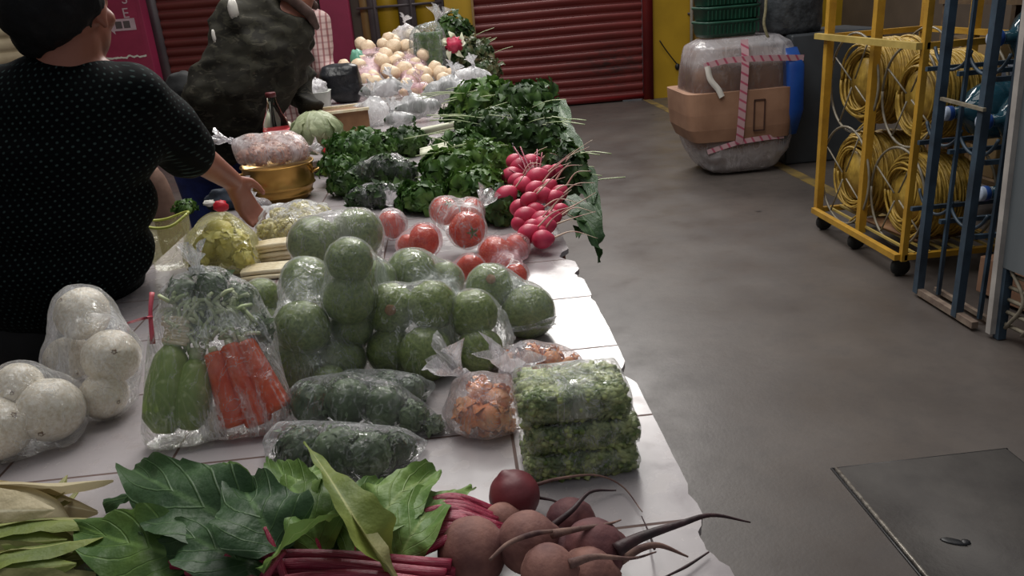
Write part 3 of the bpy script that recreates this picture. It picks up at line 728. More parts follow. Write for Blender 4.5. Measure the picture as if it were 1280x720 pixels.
# green crates on the bundle
M['green_crate'] = pm('green_crate_plastic', '#0e3a2c', '#184c3a', 12, .45, .2, 40)
M['white_rim'] = pm('white_plastic_rim', '#b0b4ac', '#c6cac2', 12, .45, .1)
def crate(label, z, k=0):
    c = thing('plastic_crate', label, 'crate', (2.25, 6.5, z), 'stacked green crates')
    m = MB(); rows = [(z, 2.25, 6.5, .21, .16), (z+.03, 2.25, 6.5, .225, .175), (z+.10, 2.25, 6.5, .235, .185), (z+.105, 2.25, 6.5, .245, .195), (z+.122, 2.25, 6.5, .245, .195), (z+.122, 2.25, 6.5, .225, .175), (z+.02, 2.25, 6.5, .2, .155)]
    m.add(*loft(rows, 44, 5)); sub(m, 'crate_body', 'green_crate', c)
    m = MB()
    for i in range(14):
        x = 2.25-.2+i*.031; m.box((x, 6.5-.183, z+.06), (.008, .012, .07))
    sub(m, 'ribs', 'green_crate', c, False); return c
crate('dark green plastic crate resting on the wrapped bundle', 1.095)
crate('dark green plastic crate second in the stack on the bundle', 1.205)
crate('dark green plastic crate at the top of the stack', 1.315)
m = MB(); m.add(*loft([(1.437, 2.25, 6.5, .24, .19), (1.455, 2.25, 6.5, .245, .195), (1.47, 2.25, 6.5, .2, .15)], 40, 5)); solo(m, 'tray_lid', 'white_rim', 'white lid on top of the green crates', 'lid')
# grey cabinet-like drum and wrapped roll
M['dgrey'] = pm('dark_grey_sheet', '#34373a', '#42464a', 3, .5, .15, 14)
M['dgrey_wrap'] = pm('grey_plastic_wrap', '#2e3134', '#4c5054', 14, .3, .6, 18, .02)
solo(MB().box((3.16, 6.75, .53), (.78, .66, 1.06), bev=.02), 'grey_chest', 'dgrey', 'dark grey chest standing behind the wrapped bundle', 'chest')
m = MB(); m.lathe([(.30, 0), (.31, .05), (.305, .2), (.315, .4), (.30, .7), (.28, .9)], (2.86, 6.8, 1.065), 30, wob=.02)
solo(m, 'wrapped_roll', 'dgrey_wrap', 'dark grey plastic-wrapped roll standing on the grey chest', 'roll')
M['strap_red'] = pm('dark_red_cloth', '#4c1418', '#6a1e22', 12, .8, .3); M['rope'] = pm('pale_rope', '#7a7458', '#968e70', 30, .8, .5)
m = MB(); m.tube([PY(958, -12, 6.3), PY(957, 12, 6.3), PY(955, 30, 6.3), PY(960, 47, 6.3)], .012, 8, 16); solo(m, 'hanging_rope', 'rope', 'pale rope end hanging beside the green crates', 'rope')
# ================================================================== TEXT ON THE PINK PILLAR
M['poster'] = pm('pink_poster_paper', '#8a2446', '#9c2c50', 3, .5, .05)
M['print'] = pm('white_print', '#b89ca6', '#c8aeb8', 9, .6, 0)
YP = YW-.345
po = thing('pillar_poster', 'torn magenta poster with white letters and an arrow on the left pink pillar', 'poster', (-4.1, YP, 1.2))
x0, x1 = -4.37, -3.83; bot = 1.155
vs = []; N = 24
for i in range(N+1):
    x = x0+(x1-x0)*i/N; vs.append((x, YP, bot+.03*mn.noise(Vector((x*14, 2, 0)))+.012*mn.noise(Vector((x*60, 2, 0)))))
vs2 = vs+[(x1, YP, 2.6), (x0, YP, 2.6)]; n = len(vs2)
m = MB().add(vs2+[(a, YP+.002, c) for a, b, c in vs2], [tuple(range(n))]+[(i, (i+1) % n, n+(i+1) % n, n+i) for i in range(n)]); sub(m, 'paper', 'poster', po, False)
vt = []; ft = []
for i, (x, y, z) in enumerate(vs): vt += [(x, YP-.002, z), (x, YP-.002, z-.02-.02*abs(mn.noise(Vector((x*30, 5, 1)))))]
for i in range(N): ft.append((2*i, 2*i+1, 2*i+3, 2*i+2))
sub(MB().add(vt, ft), 'torn_edge', 'white', po, False)
def text(body, size, loc, mat, parent, name='printed_letter', rx=PI/2):
    cu = D.curves.new('t', 'FONT'); cu.body = body; cu.size = size; cu.extrude = .0015; cu.align_x = 'CENTER'; cu.align_y = 'CENTER'
    o = D.objects.new('t', cu); C.objects.link(o); dg = bpy.context.evaluated_depsgraph_get(); dg.update(); me = D.meshes.new_from_object(o.evaluated_get(dg)); D.objects.remove(o)
    me.transform(Matrix.Translation(Vector(loc)-Vector(wloc(parent))) @ Matrix.Rotation(rx, 4, 'X')); me.materials.clear(); me.materials.append(M[mat])
    q = D.objects.new(name, me); C.objects.link(q); q.parent = parent; return q
def mk(px, py): w = PY(px, py, YP-.004); return w
w = mk(157, 17); text('E', .17, w, 'print', po); w = mk(155, -1); text('S', .17, w, 'print', po)
a = mk(153, 31); m = MB()
def poly(m, pts, y): 
    n = len(pts); m.add([(p[0], y, p[1]) for p in pts]+[(p[0], y+.003, p[1]) for p in pts], [tuple(range(n)), tuple(range(2*n-1, n-1, -1))]+[(i, (i+1) % n, n+(i+1) % n, n+i) for i in range(n)])
ax, az = a[0], a[2]
poly(m, [(ax-.20, az), (ax-.11, az+.11), (ax-.11, az+.07), (ax+.16, az+.07), (ax+.16, az-.07), (ax-.11, az-.07), (ax-.11, az-.11)], YP-.006)
sub(m, 'printed_arrow', 'print', po, False)
m = MB()
for dx in (-.045, .055): m.box((ax+dx, YP-.0075, az), (.08, .003, .085))
sub(m, 'arrow_window', 'greybrown', po, False)


SF = 1.45/1.55
for o in list(C.objects):
    if o.type in ('MESH', 'EMPTY'):
        o.location = o.location*SF
        if o.type == 'MESH': o.data.transform(Matrix.Scale(SF, 4))
CO[2] = 1.45
gc.rotation_euler.x = -.05; gc.location.z += .034; gc.location.y -= .045   # the old cabinet leans back a little
# ================================================================== TILED WORKTOP
def tile_mat():
    t = NT('white_glazed_tiles'); v = t.map(t.obj(), (1, 1, 1), (.403-.24, -.812+.72, 0))
    br = t.n('ShaderNodeTexBrick'); br.offset = 0; br.squash = 1
    br.inputs['Scale'].default_value = 1; br.inputs['Brick Width'].default_value = .24; br.inputs['Row Height'].default_value = .24
    br.inputs['Mortar Size'].default_value = .0024; br.inputs['Mortar Smooth'].default_value = .2
    t.l(v, br.inputs['Vector'])
    fac = br.outputs['Fac']; n = t.noise(2.5, 5, .6); n2 = t.noise(24, 4)
    c = t.mix(t.ramp(n, [(.35, 0.0), (.65, 1.0)]), '#989192', '#b0a9ab')
    c = t.mix(t.math('MULTIPLY', t.ramp(n2, [(.55, 0.0), (.75, 1.0)]), .35), c, '#94867e')
    c = t.mix(fac, c, '#5f4a44')
    r = t.mix(fac, t.ramp(n2, [(.3, .16), (.7, .32)]), .8)
    s = t.pbr(c, r, 0, t.bump(t.math('SUBTRACT', t.math('MULTIPLY', n, .12), fac), .5, .002), .6)
    return t.done(s)
M['tile'] = tile_mat()
M['edge'] = pm('chipped_worktop_edge', '#a89a94', '#c8beb8', 12, .6, .4, 40)
M['brown_core'] = pm('exposed_brown_core', '#5a2c20', '#7a4632', 30, .8, .5)
M['concrete'] = pm('rough_concrete', '#5a534c', '#6e665e', 5, .85, .4)
XL, XR, Y0, Y1 = -.80, .241, .2, 7.7
pts = [(XL, Y0), (XL, Y1)]
ys = np.concatenate([np.arange(7.7, 3, -.12), np.arange(3.0, .2, -.01), [.2]])
chips = [(1.11, .035, .015), (.78, .014, .005), (.715, .02, .009), (.685, .035, .014), (1.72, .045, .028), (1.585, .03, .014), (1.44, .016, .005)]
for y in ys:
    x = XR+.0018*mn.noise(Vector((y*9, 0, 0)))+.001*mn.noise(Vector((y*40, 1, 0)))
    for cy, w, d in chips:
        e = abs(y-cy)/w
        if e < 1: x -= d*(1-e*e)*(1+.35*mn.noise(Vector((y*120, 3, 0))))
    pts.append((x, y))
n = len(pts); wt = thing('tiled_worktop', 'long white tiled market counter with chipped brown edge', 'counter', (-.28, 4, 0))
vs = [(x, y, ZT) for x, y in pts]+[(x, y, ZT-.012) for x, y in pts]
sub(MB().add(vs, [tuple(range(n))[::-1], tuple(range(n, 2*n))]+[(i, (i+1) % n, n+(i+1) % n, n+i) for i in range(n)]), 'tile_top', 'tile', wt, False)
p2 = [(min(x, XR-.004) if i > 1 else x, y) for i, (x, y) in enumerate(pts)]
vs = [(x-.004 if i > 1 else x+.004, y, ZT-.0125) for i, (x, y) in enumerate(p2)]+[(x-.004 if i > 1 else x+.004, y, ZT-.07) for i, (x, y) in enumerate(p2)]
sub(MB().add(vs, [tuple(range(n))[::-1], tuple(range(n, 2*n))]+[(i, (i+1) % n, n+(i+1) % n, n+i) for i in range(n)]), 'slab', 'brown_core', wt, False)
for y in (.5, 2.2, 3.9, 5.6, 7.3):
    sub(MB().box((-.28, y, (ZT-.07)/2), (.8, .14, ZT-.07)), 'pedestal', 'concrete', wt, False)

# ================================================================== PEOPLE
def cloth_mat(name, fn): 
    t = NT(name); return t.done(fn(t))
def blouse(t):
    s = t.sep(t.uv())                                       # uv: metres round the body, metres up
    px_, pz = .0215, .0105
    row = t.math('FLOOR', t.math('DIVIDE', s[1], pz)); odd = t.math('MULTIPLY', t.math('MODULO', t.math('ABSOLUTE', row), 2.0), .5)
    fx = t.math('FRACT', t.math('ADD', t.math('DIVIDE', s[0], px_), odd)); fz = t.math('FRACT', t.math('DIVIDE', s[1], pz))
    dx = t.math('MULTIPLY', t.math('SUBTRACT', fx, .5), px_); dz = t.math('MULTIPLY', t.math('SUBTRACT', fz, .5), pz)
    d = t.math('SQRT', t.math('ADD', t.math('MULTIPLY', dx, dx), t.math('MULTIPLY', t.math('MULTIPLY', dz, dz), 2.2)))
    dot = t.ramp(t.math('MULTIPLY', d, 100), [(.22, 1.0), (.42, 0.0)])
    br = t.ramp(t.noise(60, 2), [(.35, .35), (.65, 1.0)])
    col = t.mix(t.math('MULTIPLY', dot, br), '#020507', '#3a4a48')
    return t.pbr(col, .75, 0, t.bump(dot, .3, .002), .08)
M['blouse'] = cloth_mat('black_dotted_knit', blouse)
M['trouser_b'] = pm('black_cloth', '#060709', '#0c0d10', 20, .8, .2)
M['jeans'] = pm('blue_jeans', '#121f52', '#1b2c6c', 20, .8, .3, 90)
def camo(t):
    v = t.map(t.obj(), (1, 1, 1.6)); a = t.noise(9, 3, .55, v, .8); b = t.noise(15, 3, .55, t.map(t.obj(), (1, 1, 1.5), (5, 3, 1)), 1)
    c = t.ramp(a, [(.44, '#22201b'), (.50, '#2d2b24')]); c = t.mix(t.ramp(b, [(.54, 0.0), (.57, 1.0)]), c, '#36342b'); c = t.mix(t.ramp(t.noise(16, 3, .6, t.map(t.obj(), (1, 1, 2.5), (1, 4, 2), (0, .6, 0)), 1), [(.60, 0.0), (.66, .8)]), c, '#504c42')
    return t.pbr(c, .8, 0, t.bump(t.noise(40), .3, .003), .2)
M['camo'] = cloth_mat('camouflage_cloth', camo)
def plaid(t):
    s = t.sep(t.obj()); a = t.math('SINE', t.math('MULTIPLY', s[0], 170)); b = t.math('SINE', t.math('MULTIPLY', s[2], 150))
    c = t.mix(t.ramp(a, [(.3, 0.0), (.8, 1.0)]), '#b49c98', '#8a5f5e'); c = t.mix(t.math('MULTIPLY', t.ramp(b, [(.4, 0.0), (.8, 1.0)]), .45), c, '#6e4c50')
    return t.pbr(c, .8, 0, t.bump(t.noise(25), .3, .01), .2)
M['plaid'] = cloth_mat('pale_plaid_shirt', plaid)
M['collar'] = pm('brown_lining', '#4c3a34', '#66504a', 20, .8, .2)

def hand(m, wrist, palm_dir, side, down, s=1.0, curl=.5, thumb=1):
    """palm box-like blob and five unequal bent fingers; side = direction from little finger to index"""
    w = np.array(wrist, float); f = unit(np.array(palm_dir, float)); sd = unit(np.array(side, float)-f*(np.array(side) @ f)); dn = unit(np.array(down, float)-f*(np.array(down) @ f))
    for k in (-1.2, -.4, .4, 1.2): capsule(m, w+sd*.012*k*s, w+f*.078*s+sd*.020*k*s, .016*s, .0125*s, 10)
    L = [.062, .074, .080, .072]; base = [-.030, -.010, .011, .031]
    for l, b in zip(L, base):
        p0 = w+f*.080*s+sd*b*s; a = p0+(f*math.cos(curl*.5)+dn*math.sin(curl*.5))*l*.45*s; c = a+(f*math.cos(curl*1.4)+dn*math.sin(curl*1.4))*l*.32*s; e = c+(f*math.cos(curl*2.1)+dn*math.sin(curl*2.1))*l*.25*s
        limb(m, [p0-f*.01*s, a, c, e], [.0098*s, .009*s, .0082*s, .007*s])
    t0 = w+f*.022*s+sd*.026*s*thumb; t1 = t0+(f*.6+sd*.75*thumb)*.038*s+dn*.006; t2 = t1+(f*.85+sd*.35*thumb)*.030*s+dn*.010; t3 = t2+(f*.9+sd*.05)*.022*s+dn*.010
    limb(m, [t0, t1, t2, t3], [.015*s, .0118*s, .010*s, .0082*s])
def head(m, c, yaw_, s=1.0, pit=0.0):
    """yaw_ = direction the face looks (radians, 0 = +X)"""
    R3 = Matrix.Rotation(yaw_, 3, 'Z') @ Matrix.Rotation(pit, 3, 'Y'); c = np.array(c, float)
    def T(x, y, z): return c+np.array(R3 @ Vector((x*s, y*s, z*s)))
    m.ball(T(-.012, 0, .025), A(.096, .076, .098)*s, 28, 18, rot=R3)
    m.ball(T(.030, 0, -.035), A(.062, .058, .078)*s, 24, 16, rot=R3)
    m.ball(T(.045, 0, -.082), A(.034, .036, .026)*s, 16, 12, rot=R3)                      # chin
    limb(m, [T(.082, 0, .018), T(.104, 0, -.022)], [.010*s, .014*s]); 
    for y in (-.012, .012): m.ball(T(.095, y, -.026), .010*s, 10, 8)
    for y in (-.031, .031):
        m.ball(T(.074, y, .010), .0145*s, 12, 8); limb(m, [T(.078, y*.5, .026), T(.074, y*1.5, .026)], [.008*s, .007*s])
        m.ball(T(.058, y*1.35, -.022), .022*s, 12, 8)
        e = y/abs(y); m.ball(T(-.004, e*.077, -.008), A(.020, .009, .032)*s, 14, 10, rot=R3); m.ball(T(.002, e*.078, -.034), A(.010, .007, .012)*s, 10, 8, rot=R3)
    limb(m, [T(.089, -.017, -.052), T(.093, 0, -.051), T(.089, .017, -.052)], [.006*s, .009*s, .006*s]); limb(m, [T(.086, -.015, -.063), T(.090, 0, -.064), T(.086, .015, -.063)], [.006*s, .009*s, .006*s])
    return T
def organic(m, voxel, smooth, name, mat, parent, folds=0, seed=1, fr=7, uv=None, st=(1, 1, .6)):
    v, nn, f = remesh(m, voxel, smooth)
    if folds:
        n1 = 1-2*np.abs(vnoise(v, fr, seed, st)); v = v+nn*(folds*(n1-.5))[:, None]+nn*(folds*.4*vnoise(v, fr*3, seed+2, st))[:, None]
    b = MB(); b.add(v, f, [uv(q) for q in v] if uv else None); return sub(b, name, mat, parent)
def foot(m, p, d, s=1):
    p = np.array(p, float); d = unit(np.array(d, float)); limb(m, [p+A(0, 0, .05), p+d*.09+A(0, 0, .035), p+d*.17+A(0, 0, .028)], [.045*s, .042*s, .03*s])

# ---- woman in the black dotted blouse, seen from behind
r = thing('person', 'person in a black dotted knit top with short black hair reaching over the counter', 'person', (-.99, 1.85, 0))
nape = PY(86, 72, 1.70); hc = PY(75, 10, 1.70)+A(.004, .01, 0)
chest = PY(78, 190, 1.72); waist = PY(74, 320, 1.76); pel = A(-1.0, 1.84, .84)
shL = PY(-22, 128, 1.69); shR = PY(166, 122, 1.73); elR = PY(224, 180, 1.86); wrR = PY(290, 226, 2.10)
m = MB()
fy = math.radians(78)
T = head(m, hc, fy, 1.0, .06)
limb(m, [nape+A(-.01, 0, -.06), nape+A(.0, .0, .0), hc+A(-.005, -.005, -.06)], [.066, .060, .060])
limb(m, [shL, nape+A(0, 0, -.05), shR], [.055, .07, .055])
limb(m, [pel, waist, chest, nape+A(0, 0, -.09)], [.12, .10, .10, .06])
limb(m, [shR, elR, (elR+wrR)/2, wrR], [.05, .044, .036, .027])
hd = A(.15, .45, -.95)
hand(m, wrR, hd, (.3, .5, .8), (.4, .1, -.8), .95, .45)
elL = shL+A(-.08, .06, -.26); wrL = elL+A(.10, .20, -.10)
limb(m, [shL, elL, wrL], [.05, .040, .027]); hand(m, wrL, wrL-elL, (.6, .3, .3), (.1, .2, -1), .95, .5)
for sx in (-.09, .09):
    h0 = pel+A(sx, 0, -.04); kn = A(pel[0]+sx*1.1, 1.88, .46); an = A(pel[0]+sx*1.1, 1.86, .08)
    limb(m, [h0, kn, an], [.09, .06, .04]); foot(m, A(an[0], 1.86, 0), (.1, 1, 0))
body = organic(m, .0062, 3, 'body', 'skin', r)
m = MB()                                                                       # blouse
cb = lambda a, b, k: a*(1-k)+b*k
for (c, w, dpt) in ((pel+A(0, 0, .04), .205, .17), (cb(pel, waist, .5), .20, .165), (waist, .205, .16), (cb(waist, chest, .5), .203, .155), (chest, .20, .145), (cb(chest, nape, .42)+A(0, 0, 0), .165, .125)):
    m.ball(c, (w, dpt, .125), 28, 16)
limb(m, [shL+A(.01, 0, 0), nape+A(-.02, 0, -.085), nape+A(.02, 0, -.085), shR+A(-.01, 0, -.005)], [.074, .088, .088, .074])
limb(m, [shR, cb(shR, elR, .5), cb(elR, wrR, .10)], [.076, .076, .070]); limb(m, [shL, cb(shL, elL, .5), cb(shL, elL, .98)], [.076, .072, .068])
ax0 = waist
def buv(q):
    a = math.atan2(q[0]-(-.86+(q[2]-1.05)*.25), -(q[1]-1.74)); return (a*.19, q[2]+.06*abs(a)*0)
organic(m, .010, 4, 'blouse', 'blouse', r, .006, 3, 6, buv)
m = MB(); m.ball(pel+A(0, 0, -.04), (.19, .165, .14), 24, 14)
for sx in (-.09, .09): limb(m, [pel+A(sx, 0, -.05), A(pel[0]+sx*1.1, 1.88, .46), A(pel[0]+sx*1.1, 1.86, .12)], [.105, .078, .06])
organic(m, .012, 3, 'trousers', 'trouser_b', r, .005, 4)
m = MB()
for sx in (-.099, .099): foot(m, A(pel[0]+sx, 1.86, -.005), (.1, 1, 0), 1.12)
v, nn, f = remesh(m, .008, 2); v[:, 2] = np.maximum(v[:, 2], .002); sub(MB().add(v, f), 'shoes', 'trouser_b', r)
m = MB()                                                                       # hair
R3 = Matrix.Rotation(fy, 3, 'Z')
def HT(x, y, z): return hc+np.array(R3 @ Vector((x, y, z)))
m.ball(PY(58, 2, 1.70), (.092, .095, .094), 28, 18, .05, 3); m.ball(PY(56, 44, 1.685), (.058, .06, .050), 20, 14, .08, 4); m.ball(HT(-.030, .005, .045), (.100, .092, .096), 28, 18, .06, 3, rot=R3); m.ball(HT(-.055, .01, .005), (.078, .088, .078), 28, 18, .08, 4, rot=R3)
m.ball(HT(-.062, .012, -.030), (.046, .066, .045), 20, 14, .1, 4, rot=R3); m.ball(HT(.04, 0, .085), (.065, .078, .05), 20, 14, .06, 4, rot=R3)
for e in (-1, 1): m.ball(HT(-.022, e*.070, .025), (.04, .022, .05), 18, 12, .1, 5, rot=R3)
organic(m, .006, 2, 'hair', 'hair', r, .004, 2, 26, None, (1, 1, .3))

# ---- man bending over in a camouflage jacket
YC_ = 3.85
r = thing('person', 'person in a dark camouflage jacket and blue jeans bending over the counter, back turned', 'person', (-1.25, YC_, 0))
neck = PY(372, -8, YC_+.1); sL = PY(296, 30, YC_-.02); sR = PY(366, 26, YC_+.22); pel = PY(262, 178, YC_+.08); mid = PY(305, 105, YC_)
hc = PY(392, -62, YC_+.16)
m = MB(); head(m, hc, math.radians(10), 1.0, .5)
limb(m, [neck+A(-.03, 0, -.03), hc+A(-.02, 0, -.05)], [.07, .06]); limb(m, [pel, mid, cb(mid, neck, .6), neck], [.14, .15, .14, .08]); limb(m, [sL, neck+A(-.08, 0, -.04), sR], [.07, .09, .07])
eL = PY(258, 118, YC_-.12); wL = PY(300, 168, YC_-.02); eR = PY(372, 105, YC_+.3); wR = PY(392, 150, YC_+.1)
limb(m, [sL, eL, wL], [.055, .045, .03]); hand(m, wL, wL-eL, (0, 1, .2), (0, 0, -1), 1, .5); limb(m, [sR, eR, wR], [.055, .045, .03]); hand(m, wR, wR-eR, (0, -1, .2), (0, 0, -1), 1, .5)
kneeL = A(pel[0]-.10, YC_+.12, .50); kneeR = A(pel[0]+.05, YC_+.25, .50)
for kn, sx in ((kneeL, -.09), (kneeR, .06)): limb(m, [pel+A(sx, 0, -.06), kn, A(kn[0]-.02, kn[1]-.03, .09)], [.10, .065, .045]); foot(m, A(kn[0]-.02, kn[1]-.03, 0), (.8, .6, 0))
organic(m, .008, 3, 'body', 'skin', r)
m = MB()
limb(m, [pel+A(.02, 0, .03), mid, cb(mid, neck, .5)], [.185, .205, .19]); m.ball(cb(mid, neck, .3), (.23, .20, .20), 24, 16)
limb(m, [sL+A(.03, 0, -.02), cb(sL, neck, .6)+A(0, 0, -.05), sR+A(-.02, 0, -.03)], [.115, .12, .10]); limb(m, [sL, eL, cb(eL, wL, .7)], [.10, .085, .07]); limb(m, [sR, eR, cb(eR, wR, .75)], [.09, .075, .065])
organic(m, .014, 2, 'jacket', 'camo', r, .034, 9, 4.5, None, (1.2, 1, 1.6))
m = MB()
limb(m, [neck+A(-.13, -.10, .03), neck+A(-.02, -.13, -.01), neck+A(.05, -.08, -.09), neck+A(.06, .0, -.15)], [.024, .028, .026, .02]); limb(m, [neck+A(-.12, .10, .03), neck+A(0, .12, .0), neck+A(.06, .06, -.06)], [.024, .026, .02])
organic(m, .010, 2, 'collar', 'collar', r, .003, 2, 20)
m = MB(); m.ball(pel+A(-.02, 0, -.06), (.17, .16, .13), 24, 14)
for kn, sx in ((kneeL, -.09), (kneeR, .06)): limb(m, [pel+A(sx, 0, -.06), kn, A(kn[0]-.02, kn[1]-.03, .12)], [.115, .085, .065])
organic(m, .014, 3, 'jeans', 'jeans', r, .006, 3, 9)
m = MB()
for kn in (kneeL, kneeR): foot(m, A(kn[0]-.02, kn[1]-.03, -.005), (.8, .6, 0), 1.15)
v, nn, f = remesh(m, .01, 2); v[:, 2] = np.maximum(v[:, 2], .002); sub(MB().add(v, f), 'shoes', 'trouser_b', r)
m = MB(); m.ball(hc+A(-.035, 0, .035), (.118, .108, .105), 24, 16, .05); m.ball(hc+A(-.07, 0, -.02), (.075, .085, .08), 20, 14, .05); organic(m, .008, 2, 'hair', 'hair', r, .003, 2, 20)
sub(MB().ball(PY(291, 12, YC_-.13), (.022, .02, .042), 12, 8, .3, 9), 'white_strap', 'white', r); sub(MB().ball(PY(267, 45, YC_-.21), (.008, .008, .026), 10, 8, .3, 9), 'zip_pull', 'white', r)

# ---- person behind in a pale plaid shirt reaching to the right
YP_ = 5.9
r = thing('person', 'person in a pale plaid shirt partly hidden behind the camouflage jacket', 'person', (-1.15, YP_, 0))
neck = PY(366, -2, YP_); hc = PY(360, -42, YP_); sR = PY(398, 28, YP_-.05); eR = PY(404, 88, YP_-.15); wR = PY(438, 97, YP_-.35); pel = PY(372, 150, YP_)+A(-.05, 0, 0); sL = PY(340, 20, YP_)
m = MB(); head(m, hc, math.radians(-50), 1.0, .2); limb(m, [neck, hc+A(0, 0, -.06)], [.065, .058]); limb(m, [pel, cb(pel, neck, .5), neck+A(0, 0, -.08)], [.13, .14, .09]); limb(m, [sL, neck+A(0, 0, -.06), sR], [.06, .08, .06])
limb(m, [sR, eR, wR], [.05, .042, .028]); hand(m, wR, wR-eR, (0, .8, .4), (0, 0, -1), 1, .4); eL = sL+A(-.08, -.05, -.27); wL = eL+A(.1, -.2, -.08); limb(m, [sL, eL, wL], [.05, .042, .028]); hand(m, wL, wL-eL, (1, 0, .2), (0, 0, -1), 1, .5)
for sx in (-.09, .09): limb(m, [pel+A(sx, 0, -.05), A(pel[0]+sx, YP_+.03, .48), A(pel[0]+sx, YP_+.05, .09)], [.095, .062, .042]); foot(m, A(pel[0]+sx, YP_+.05, 0), (.2, -1, 0))
organic(m, .009, 3, 'body', 'skin', r)
m = MB(); limb(m, [pel+A(0, 0, .02), cb(pel, neck, .5), neck+A(.0, 0, -.14)], [.16, .165, .14]); limb(m, [sL, neck+A(0, 0, -.10), sR+A(-.02, 0, 0)], [.085, .10, .085]); limb(m, [sR, eR, cb(eR, wR, .55)], [.085, .075, .06]); limb(m, [sL, eL, cb(eL, wL, .5)], [.085, .075, .06])
organic(m, .015, 3, 'shirt', 'plaid', r, .014, 5, 7)
m = MB(); m.ball(pel+A(0, 0, -.05), (.165, .15, .13), 24, 14)
for sx in (-.09, .09): limb(m, [pel+A(sx, 0, -.05), A(pel[0]+sx, YP_+.03, .48), A(pel[0]+sx, YP_+.05, .12)], [.11, .08, .062])
organic(m, .015, 3, 'trousers', 'trouser_b', r, .005, 3, 9)
m = MB()
for sx in (-.09, .09): foot(m, A(pel[0]+sx, YP_+.05, -.005), (.2, -1, 0), 1.15)
v, nn, f = remesh(m, .01, 2); v[:, 2] = np.maximum(v[:, 2], .002); sub(MB().add(v, f), 'shoes', 'trouser_b', r)
m = MB(); m.ball(hc+A(-.03, .03, .045), (.112, .110, .098), 24, 16, .05); m.ball(hc+A(-.05, .06, -.01), (.08, .075, .08), 20, 14, .05); organic(m, .008, 2, 'hair', 'hair', r, .003, 2, 20)

m = MB(); m.ball(PY(232, 118, 4.05), (.10, .09, .11), 20, 14, .2, 3); v, nn, f = remesh(m, .012, 2); solo(MB().add(v, f), 'round_dark_bag', 'trouser_b', 'dark rounded shoulder bag at the left side of the camouflage jacket', 'bag')
# tan sack and grey stool glimpsed at the left
M['tan_cloth'] = pm('tan_cloth', '#6a5044', '#86685a', 10, .85, .3)
w = PY(200, 240, 3.1); m = MB(); m.tube([A(w[0]+.02, 3.15, .005), A(w[0]+.015, 3.1, .35), w+A(0, 0, -.02), PY(188, 212, 3.1)], [.07, .06, .045, .028], 14, 24)
solo(m, 'rolled_sack', 'tan_cloth', 'narrow tan rolled sack standing beside the blue jeans', 'sack')
M['grey_plastic'] = pm('grey_plastic', '#6c6862', '#827e76', 10, .5, .1)
c = P(-6, 432, .46); s_ = thing('plastic_stool', 'grey plastic stool beside the counter at the left edge of the picture', 'stool', (c[0], c[1], 0))
sub(MB().lathe([(.02, .43), (.13, .43), (.15, .445), (.15, .46), (.135, .47), (.02, .47)], (c[0], c[1], 0), 28), 'seat', 'grey_plastic', s_)
for k in range(4):
    a = PI/4+k*PI/2; sub(MB().bar((c[0]+.12*math.cos(a), c[1]+.12*math.sin(a), .44), (c[0]+.16*math.cos(a), c[1]+.16*math.sin(a), .0), .035), 'leg', 'grey_plastic', s_)
# ================================================================== VEGETABLES
def rand_rot(): return (random.uniform(-1.4, 1.4), random.uniform(-1.4, 1.4), random.uniform(0, 6.28))
def chips(m, spheres, n, size, asp=.6, spread=.35, seed=0, flat=0.0):
    for i in range(n):
        c, rr = spheres[random.randrange(len(spheres))]; d = rng.normal(size=3); d = unit(d); rr = np.array(rr)
        p = c+d*rr*(1-spread*random.random()**2); t = rng.normal(size=3); t = unit(t-d*(t @ d)*(.8-flat)); L = size*random.uniform(.6, 1.4)
        m.chip(p, t, d, L, L*asp)
# ---------------------------------------------------------------- mixed vegetable bag
YM = P(275, 546)[1]; K = .42
def mp(x, y, off=0): return LP(x, y, YM, K, off)
def pxr(rp, w): return rp*depth(w)/F_PX
a, b = mp(214, 432, .01), mp(206, 538, .012)
def zuc(label, pts, r0):
    t = thing('zucchini', label, 'zucchini', tuple(pts[-1]))
    sub(MB().tube(pts, [r0*.3, r0*.74, r0*.86, r0*.96, r0*1.0, r0*1.0, r0*.96, r0*.45], 18, 26), 'zucchini_body', 'zucchini', t)
    d = unit(pts[0]-pts[1]); sub(MB().tube([pts[0]-d*.004, pts[0]+d*.014], [r0*.4, r0*.46], 8), 'stem', 'stem_pale', t)
zuc('light green zucchini at the left side of the mixed vegetable bag', [mp(216, 430), mp(210, 485, .012), mp(206, 548, .008)+A(0, 0, .010)], pxr(27, a))
zuc('shorter light green zucchini between its longer neighbour and the carrots in the mixed bag', [mp(246, 448), mp(242, 490, .012), mp(238, 542, .008)+A(0, 0, .008)], pxr(24, a))
for (p0, p1, lab) in (((267, 440), (294, 533), 'leftmost of the three carrots in the clear mixed vegetable bag'), ((287, 430), (325, 531), 'middle one of the three carrots in the clear mixed vegetable bag'), ((306, 426), (349, 512), 'rightmost of the three carrots in the clear mixed vegetable bag')):
    q0, q1 = mp(*p0, .012), mp(*p1, .012); rr = pxr(16.5, q0); t = thing('carrot', lab, 'carrot', tuple(q1))
    m = MB(); n = 40; cl = [q0+(q1-q0)*i/n for i in range(n+1)]; rad = [rr*(.72+.34*(i/n))*(1+.03*mn.noise(Vector((i*.9, p0[0], 0)))) for i in range(n+1)]; rad[0] *= .7; rad[-1] *= .72; rad[-2] *= .93
    m.tube(cl, rad, 16, n+1); sub(m, 'carrot_body', 'carrot', t); d = unit(q0-q1); sub(MB().tube([q0-d*.003, q0+d*.008], [rr*.4, rr*.3], 8), 'crown', 'stem_pale', t)
w = mp(272, 524, .0); solo(MB().ball(w, pxr(17, w), 18, 12, .05), 'peeled_onion', 'onion', 'small pale onion at the bottom of the mixed bag behind the carrots', 'onion')
m = MB()
